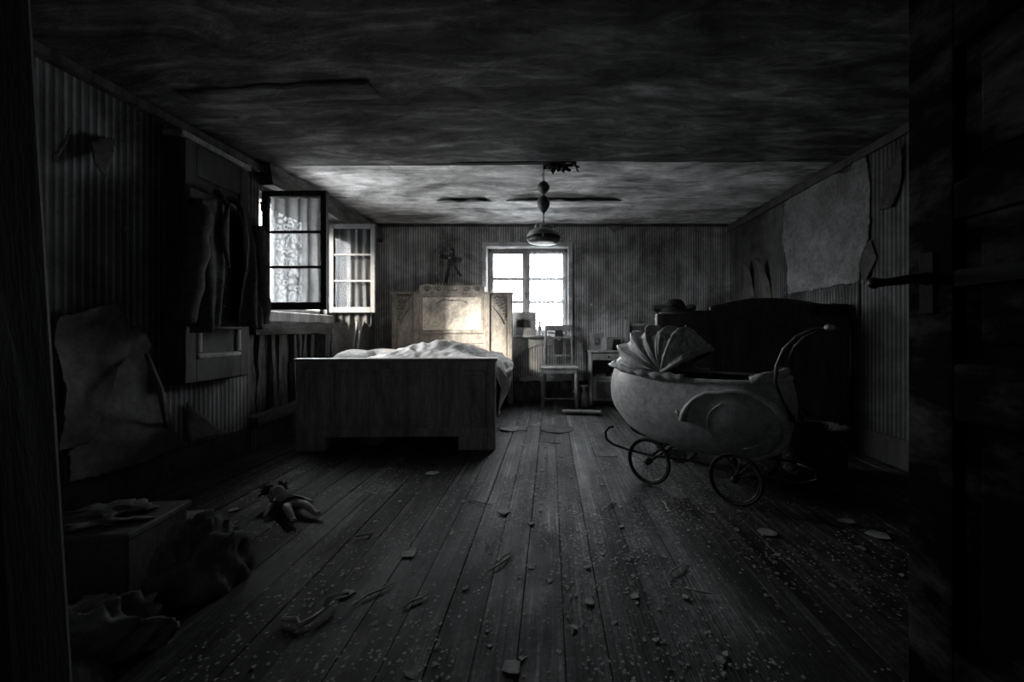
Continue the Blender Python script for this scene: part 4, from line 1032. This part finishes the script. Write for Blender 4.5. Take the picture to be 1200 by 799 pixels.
# ------------------------------------------------------------------ doorway: open door on the right, leaning jamb on the left
d1_ = thing('door_1', 'open panelled door swung in on the right edge of view', 'door', (.885, .16, 0), kind='structure')
b = B(); b.bb(0, .042, 0, .815, .01, 2.08)
door_core_bm = b
def dbox(name, y0, y1, z0, z1, x0=-.016, m=None): return B().bb(x0, 0, y0, y1, z0, z1).build(name, m or m_doorw, d1_, bevel=.004)
m_doorw = M('blistered_door_paint', g(.003, .04), g(.075, .03), (1, .45, 1), ns=9, lo=.48, hi=.72, rough=.95, bs=.8, bd=.005, spec=.05)
door_core_bm.build('door_core', m_doorw, d1_)
dbox('stile', .705, .815, .01, 2.08); dbox('stile', 0, .10, .01, 2.08)
for z0, z1 in ((.01, .20), (.70, .82), (1.13, 1.21), (1.50, 1.60), (1.97, 2.08)): dbox('rail', .10, .705, z0, z1)
for z0, z1 in ((.20, .70), (.82, 1.13), (1.21, 1.50), (1.60, 1.97)): dbox('door_panel', .15, .655, z0+.045, z1-.045, -.010)
hp = B().bb(-.004, 0, .745, .78, .93, 1.07).build('lock_plate', m_black, d1_, bevel=.002, loc=(-.017, 0, 0))
b = B(); b.tube([(-.018, .762, 1.01), (-.045, .762, 1.012), (-.07, .765, 1.008), (-.10, .775, 1.004), (-.118, .79, 1.004)], [.016, .010, .011, .009, .012], 10); b.ball((-.118, .79, 1.004), .014, 10)
b.build('handle', m_metal, d1_, smooth=True)
B().bb(-.020, -.0161, .12, .70, .985, 1.02).build('lock_bar', m_black, d1_, bevel=.002)
jb = thing('trim_8', 'leaning dark door jamb on the left edge of view', 'door jamb', (-.452, .335, .89), (0, -.062, 0), kind='structure')
B().bb(-.14, -.012, -.13, .02, -.875, 1.20).build('jamb_post', m_dirtywood, jb)
B().bb(-.012, .0, -.015, .03, -.875, 1.20).build('stop_moulding', m_dirtywood, jb, bevel=.004)
B().bb(-.020, -.010, -.055, -.045, -.87, 1.18).build('bead', m_dirtywood, jb, bevel=.003)

# ------------------------------------------------------------------ doll on the floor
dl = thing('broken_doll', 'small doll lying on its back on the dirty floor', 'doll', (-1.27, 1.96, .045), (0, 0, math.atan2(-.25, .363)))
# local x from head (-) to feet (+)
skin_body('body', [(0, 0, 0), (-.05, 0, .004), (-.09, 0, .006), (-.115, 0, .010), (-.085, .035, .006), (-.06, .075, -.012), (.01, .10, -.024), (-.085, -.035, .006), (-.055, -.075, -.008), (-.015, -.105, -.030),
                   (.01, .022, 0), (.08, .035, .006), (.16, .045, -.022), (.185, .048, -.012), (.01, -.022, 0), (.075, -.045, .016), (.15, -.05, -.022), (.175, -.055, -.010)],
          [(0, 1), (1, 2), (2, 3), (2, 4), (4, 5), (5, 6), (2, 7), (7, 8), (8, 9), (0, 10), (10, 11), (11, 12), (12, 13), (0, 14), (14, 15), (15, 16), (16, 17)],
          [(.034, .026), (.030, .024), (.030, .022), .014, .014, .013, .009, .014, .013, .009, .020, .019, .013, .010, .020, .019, .013, .010], m_skin, dl)
hdl = B().ball((-.155, 0, .018), .040, 18, (1.1, .95, 1.0)).build('head', m_skin, dl, smooth=True)
for s_ in (-1, 1):
    B().ball((-.160, s_*.014, .055), .006, 8, (1, 1.2, .5)).build('eye', m_black, hdl, smooth=True); B().ball((-.152, s_*.039, .018), .008, 8, (1.2, .5, 1)).build('ear', m_skin, hdl, smooth=True)
B().ball((-.148, 0, .059), .006, 8).build('nose', m_skin, hdl, smooth=True); B().ball((-.134, 0, .052), .006, 8, (.5, 1.5, .5)).build('mouth', m_cloth, hdl, smooth=True)
b = B()
for k in range(90):
    a = random.uniform(0, 2*PI); e_ = random.uniform(-.2, 1.0); d_ = Vector((-abs(math.cos(e_)*math.cos(a))-.15, math.sin(a), .75*math.sin(e_)+.1)).normalized()
    p = Vector((-.160, 0, .018))+d_*.036; q = p+d_*random.uniform(.015, .035)+Vector((random.uniform(-.02, .01), random.uniform(-.015, .015), random.uniform(-.02, .01))); b.tube([p, (p+q)/2+Vector((0, 0, .006)), q], [.006, .005, .002], 5)
b.build('hair', m_hair, hdl, smooth=True)
b = B(); b.grid(24, 8, lambda u, v: Vector((-.085+.095*v, (.036+.018*v+.004*math.sin(u*2*PI*6)*v)*math.cos(u*2*PI), .002+(.028+.006*v)*math.sin(u*2*PI))), closed_u=True); b.build('dress', m_cloth, dl, smooth=True, solid=.003)

# ------------------------------------------------------------------ heaps by the doorway, bottom left
def heap(name, label, c, size, m, seed, cat, fold=.28, rz=0.0):
    b = B(); n1, n2 = 72, 26
    def f(u, v):
        a = u*2*PI; e = v*PI/2; d = Vector((math.cos(a)*math.cos(e), math.sin(a)*math.cos(e), math.sin(e)))
        k = 1+fold*(ridg(d.x*1.6+seed, d.y*1.6+d.z, seed)-.45)+.35*fold*ridg(d.x*4+seed, d.y*4-d.z*2, seed+3)+.12*fold*nz(d.x*11, d.y*11, d.z*11+seed)
        return Vector((d.x*size[0]*k, d.y*size[1]*k, max(.002, d.z*size[2]*k)))
    b.grid(n1, n2, f, closed_u=True); bmesh.ops.remove_doubles(b.bm, verts=b.bm.verts[:], dist=.0005)
    return tag(b.build(name, m, smooth=True, loc=c, rot=(0, 0, rz)), label, cat)
heap('crumpled_cloth', 'crumpled dirty cloth at the foot of the left door jamb', (-1.30, 1.07, 0), (.19, .12, .13), m_clothmid, 3.3, 'cloth', .5, .2)
heap('stuffed_sack', 'rounded stuffed sack slumped against the dark box', (-1.235, 1.42, 0), (.125, .125, .20), m_clothmid, 8.1, 'sack', .30, .3)
bx = thing('wooden_box', 'near-black wooden box under rubbish near the left doorway', 'box', (-1.60, 1.45, 0), (0, 0, .12))
B().bb(-.17, .17, -.13, .13, 0.0, .19).build('body', m_darkwood, bx, bevel=.006); B().bb(-.18, .18, -.14, .14, .19, .215).build('lid', m_dirtywood, bx, bevel=.006)
o = heap('rag', 'fluffy pale rag lying on the dark box', (-1.60, 1.46, .2155), (.13, .09, .025), m_clothmid, 5.5, 'rag', .6)
b = B().box((0, 0, 0), (.62, .085, .022)).jitter(.006, 8, 2, 5)
tag(b.build('loose_board', m_gwood, loc=(-1.93, 1.865, .016), rot=(0, 0, .10)), 'loose split board lying on the floor left of the doll', 'board')
b = B(); tp = [(-.07, .0, .012), (-.02, -.008, .016), (.0, -.03, .012), (.03, -.01, .02), (.045, .04, .02), (.05, .075, .015)]
tw = thing('dry_twig', 'bent dry twig with a curled pale leaf in the foreground', 'twig', (-.75, 1.225, 0.0))
b.tube(tp, [.006, .008, .009, .007, .005, .003], 6).build('stem', m_splinter, tw, smooth=True)
b = B(); b.grid(6, 10, lambda u, v: Vector((.035+.05*v+(u-.5)*.04*math.sin(PI*min(1, v+.05)), .04+.06*v, .018+.02*abs(u-.5)+.012*math.sin(v*3)))); b.build('leaf', m_paperbit, tw, smooth=True, solid=.0015)

# ------------------------------------------------------------------ litter
def flake(r, n, thick, seed):
    rnd_ = random.Random(seed); a0 = rnd_.random()*6
    pts = [(r*rnd_.uniform(.5, 1.15)*math.cos(a0+2*PI*k/n), r*rnd_.uniform(.4, 1.0)*math.sin(a0+2*PI*k/n)) for k in range(n)]
    b = B(); top = [b.bm.verts.new((x, y, thick+r*.10*rnd_.random())) for x, y in pts]; bot = [b.bm.verts.new((x, y, v.co.z-thick)) for (x, y), v in zip(pts, top)]
    ct_ = b.bm.verts.new((0, 0, thick*1.4)); cb_ = b.bm.verts.new((0, 0, 0))
    for k in range(n):
        k2 = (k+1) % n; b.bm.faces.new((top[k], top[k2], ct_)); b.bm.faces.new((bot[k2], bot[k], cb_)); b.bm.faces.new((top[k2], top[k], bot[k], bot[k2]))
    return b
def fl_pt(px, py):
    Y = CAMH*F/(py-CY); return Vector(((px-CX)*Y/F, Y, 0))
# clear individual scraps seen in the photograph
named = [(479, 651, .045, 'pale torn scrap of paper lying in the middle foreground', m_paperbit), (597, 503, .12, 'pale torn sheet on the floor beside the bed side rail', m_paperbit),
         (508, 555, .05, 'pale chip of plaster in front of the bed foot', m_paperbit), (590, 601, .035, 'small pale lump on the middle boards', m_paperbit),
         (405, 698, .03, 'round pale chip in the left foreground', m_paperbit), (1028, 628, .05, 'pale folded scrap at the far right of the floor', m_paperbit),
         (990, 612, .05, 'bent pale strip on the floor behind the door edge', m_paperbit), (900, 626, .045, 'pale scrap on the floor below the large near pram wheel', m_paperbit),
         (602, 785, .035, 'crumpled pale scrap at the bottom middle of the view', m_paperbit), (600, 475, .05, 'small pale block on the floor at the head of the bed rail', m_paperbit)]
for k, (px, py, r, lab, m) in enumerate(named):
    p = fl_pt(px, py); tag(flake(r, 7, .003, k+50).build('paper_scrap', m, loc=(p.x, p.y, .003), rot=(0, 0, k)), lab, 'scrap')
t = tag(B().lathe([(.15, 0), (.15, .004), (.0, .004)], 30).jitter(.004, 8).build('round_mat', m_clothmid, loc=(fl_pt(653, 503).x, fl_pt(653, 503).y, .003)), 'faint round dark mat on the bright boards before the chair', 'mat')
spl = [(440, 697, .15, .9), (586, 662, .13, .1), (792, 668, .16, -1.2), (820, 695, .10, -1.0), (488, 706, .10, .6), (574, 640, .09, -.2), (592, 654, .10, .05), (650, 520, .10, .1), (560, 590, .17, .1), (716, 590, .11, 0), (780, 594, .12, -.6), (425, 629, .10, .3)]
splab = ['pale splinter slanting in the left foreground', 'dark stick lying across the middle boards', 'thin pale splinter pointing at the viewer right of the middle', 'short splinter in the right foreground', 'slim splinter near the pale splinter in the foreground', 'small forked stick on the middle boards', 'dark short stick beside the forked stick', 'thin stick before the round mat', 'long thin stick in front of the bed', 'stick among the litter left of the pram wheel', 'stick lying below the front pram wheel', 'small stick left of the pale chip']
for k, (px, py, l_, a) in enumerate(spl):
    p = fl_pt(px, py); b = B().tube([(-l_/2, 0, .006), (-l_*.15, .006*(-1)**k, .009), (l_*.2, -.004, .008), (l_/2, .003, .006)], [.002, .0038, .0034, .0015], 5)
    tag(b.build('splinter', m_splinter, loc=(p.x, p.y, .001), rot=(0, 0, a+1.1*math.sin(k*2.3))), splab[k], 'splinter')
# countable dead leaves and crumbs: shared shapes
proto = []
for k in range(10):
    o_ = flake(1.0, random.choice((5, 6, 7)), .12, k+300).build('dead_leaf', random.choice((m_leaf, m_leaf, m_paperbit)))
    proto.append(o_.data); bpy.data.objects.remove(o_)
def spot():
    while True:
        q = random.random()
        if q < .45: x_, y_ = random.gauss(.15, .45), random.uniform(1.05, 3.6)
        else: x_, y_ = random.uniform(-1.75, 1.5), random.uniform(1.02, 2.9)
        if -1.7 < x_ < 1.9 and not (x_ < -.3 and y_ > 2.85) and not (x_ < -1.0 and y_ < 1.65) and not (.3 < x_ and y_ > 2.0 and abs(x_-.9)+abs(y_-2.4) < .75) and not (abs(x_+1.27) < .25 and abs(y_-1.96) < .22): return x_, y_
for k in range(170):
    x_, y_ = spot(); s_ = random.uniform(.007, .017)*(1.0 if random.random() < .85 else 1.5)
    o = bpy.data.objects.new('dead_leaf', random.choice(proto)); C.objects.link(o); o.location = (x_, y_, .0015); o.rotation_euler = (random.uniform(-.15, .15), random.uniform(-.15, .15), random.uniform(0, 6.3)); o.scale = (s_, s_, s_*.8)
    tag(o, 'small curled dead leaf among the litter on the boards', 'leaf', 'dead leaves scattered on the floor')
b = B(); vs = []; fs = []
for k in range(14000):
    q = random.random()
    if q < .5: x_, y_ = random.gauss(.1, .55), random.uniform(1.0, 4.3)
    else: x_, y_ = random.uniform(-1.9, 1.9), random.uniform(1.0, 3.0)
    if nz(x_*2.2, y_*2.2, 9) < -.10 and random.random() < .75: continue
    if x_ < -.35 and y_ > 2.9 or x_ < -1.0 and y_ < 1.7 or abs(x_-1.66) < .24 and abs(y_-2.52) < .22 or x_ > .78 and y_ > 2.95 or abs(x_+1.93) < .34 and abs(y_-1.86) < .1: continue
    s_ = random.uniform(.002, .0065); a = random.uniform(0, 6.3); n_ = len(vs)
    c_, d_ = math.cos(a), math.sin(a)
    for (u, v, h) in ((-1, -.6, .1), (1, -.5, .3), (.7, .8, .1), (-.8, .6, .4), (0, 0, 1.0)): vs.append((x_+s_*(u*c_-v*d_), y_+s_*(u*d_+v*c_), .001+s_*h*.22))
    fs += [(n_, n_+1, n_+4), (n_+1, n_+2, n_+4), (n_+2, n_+3, n_+4), (n_+3, n_, n_+4)]
b.bm.free(); me = bpy.data.meshes.new('floor_litter'); me.from_pydata(vs, [], fs); me.materials.append(m_leaf)
o = bpy.data.objects.new('floor_litter', me); C.objects.link(o); tag(o, 'fine crumbs of plaster and dirt scattered over the floorboards', 'litter', kind='stuff')
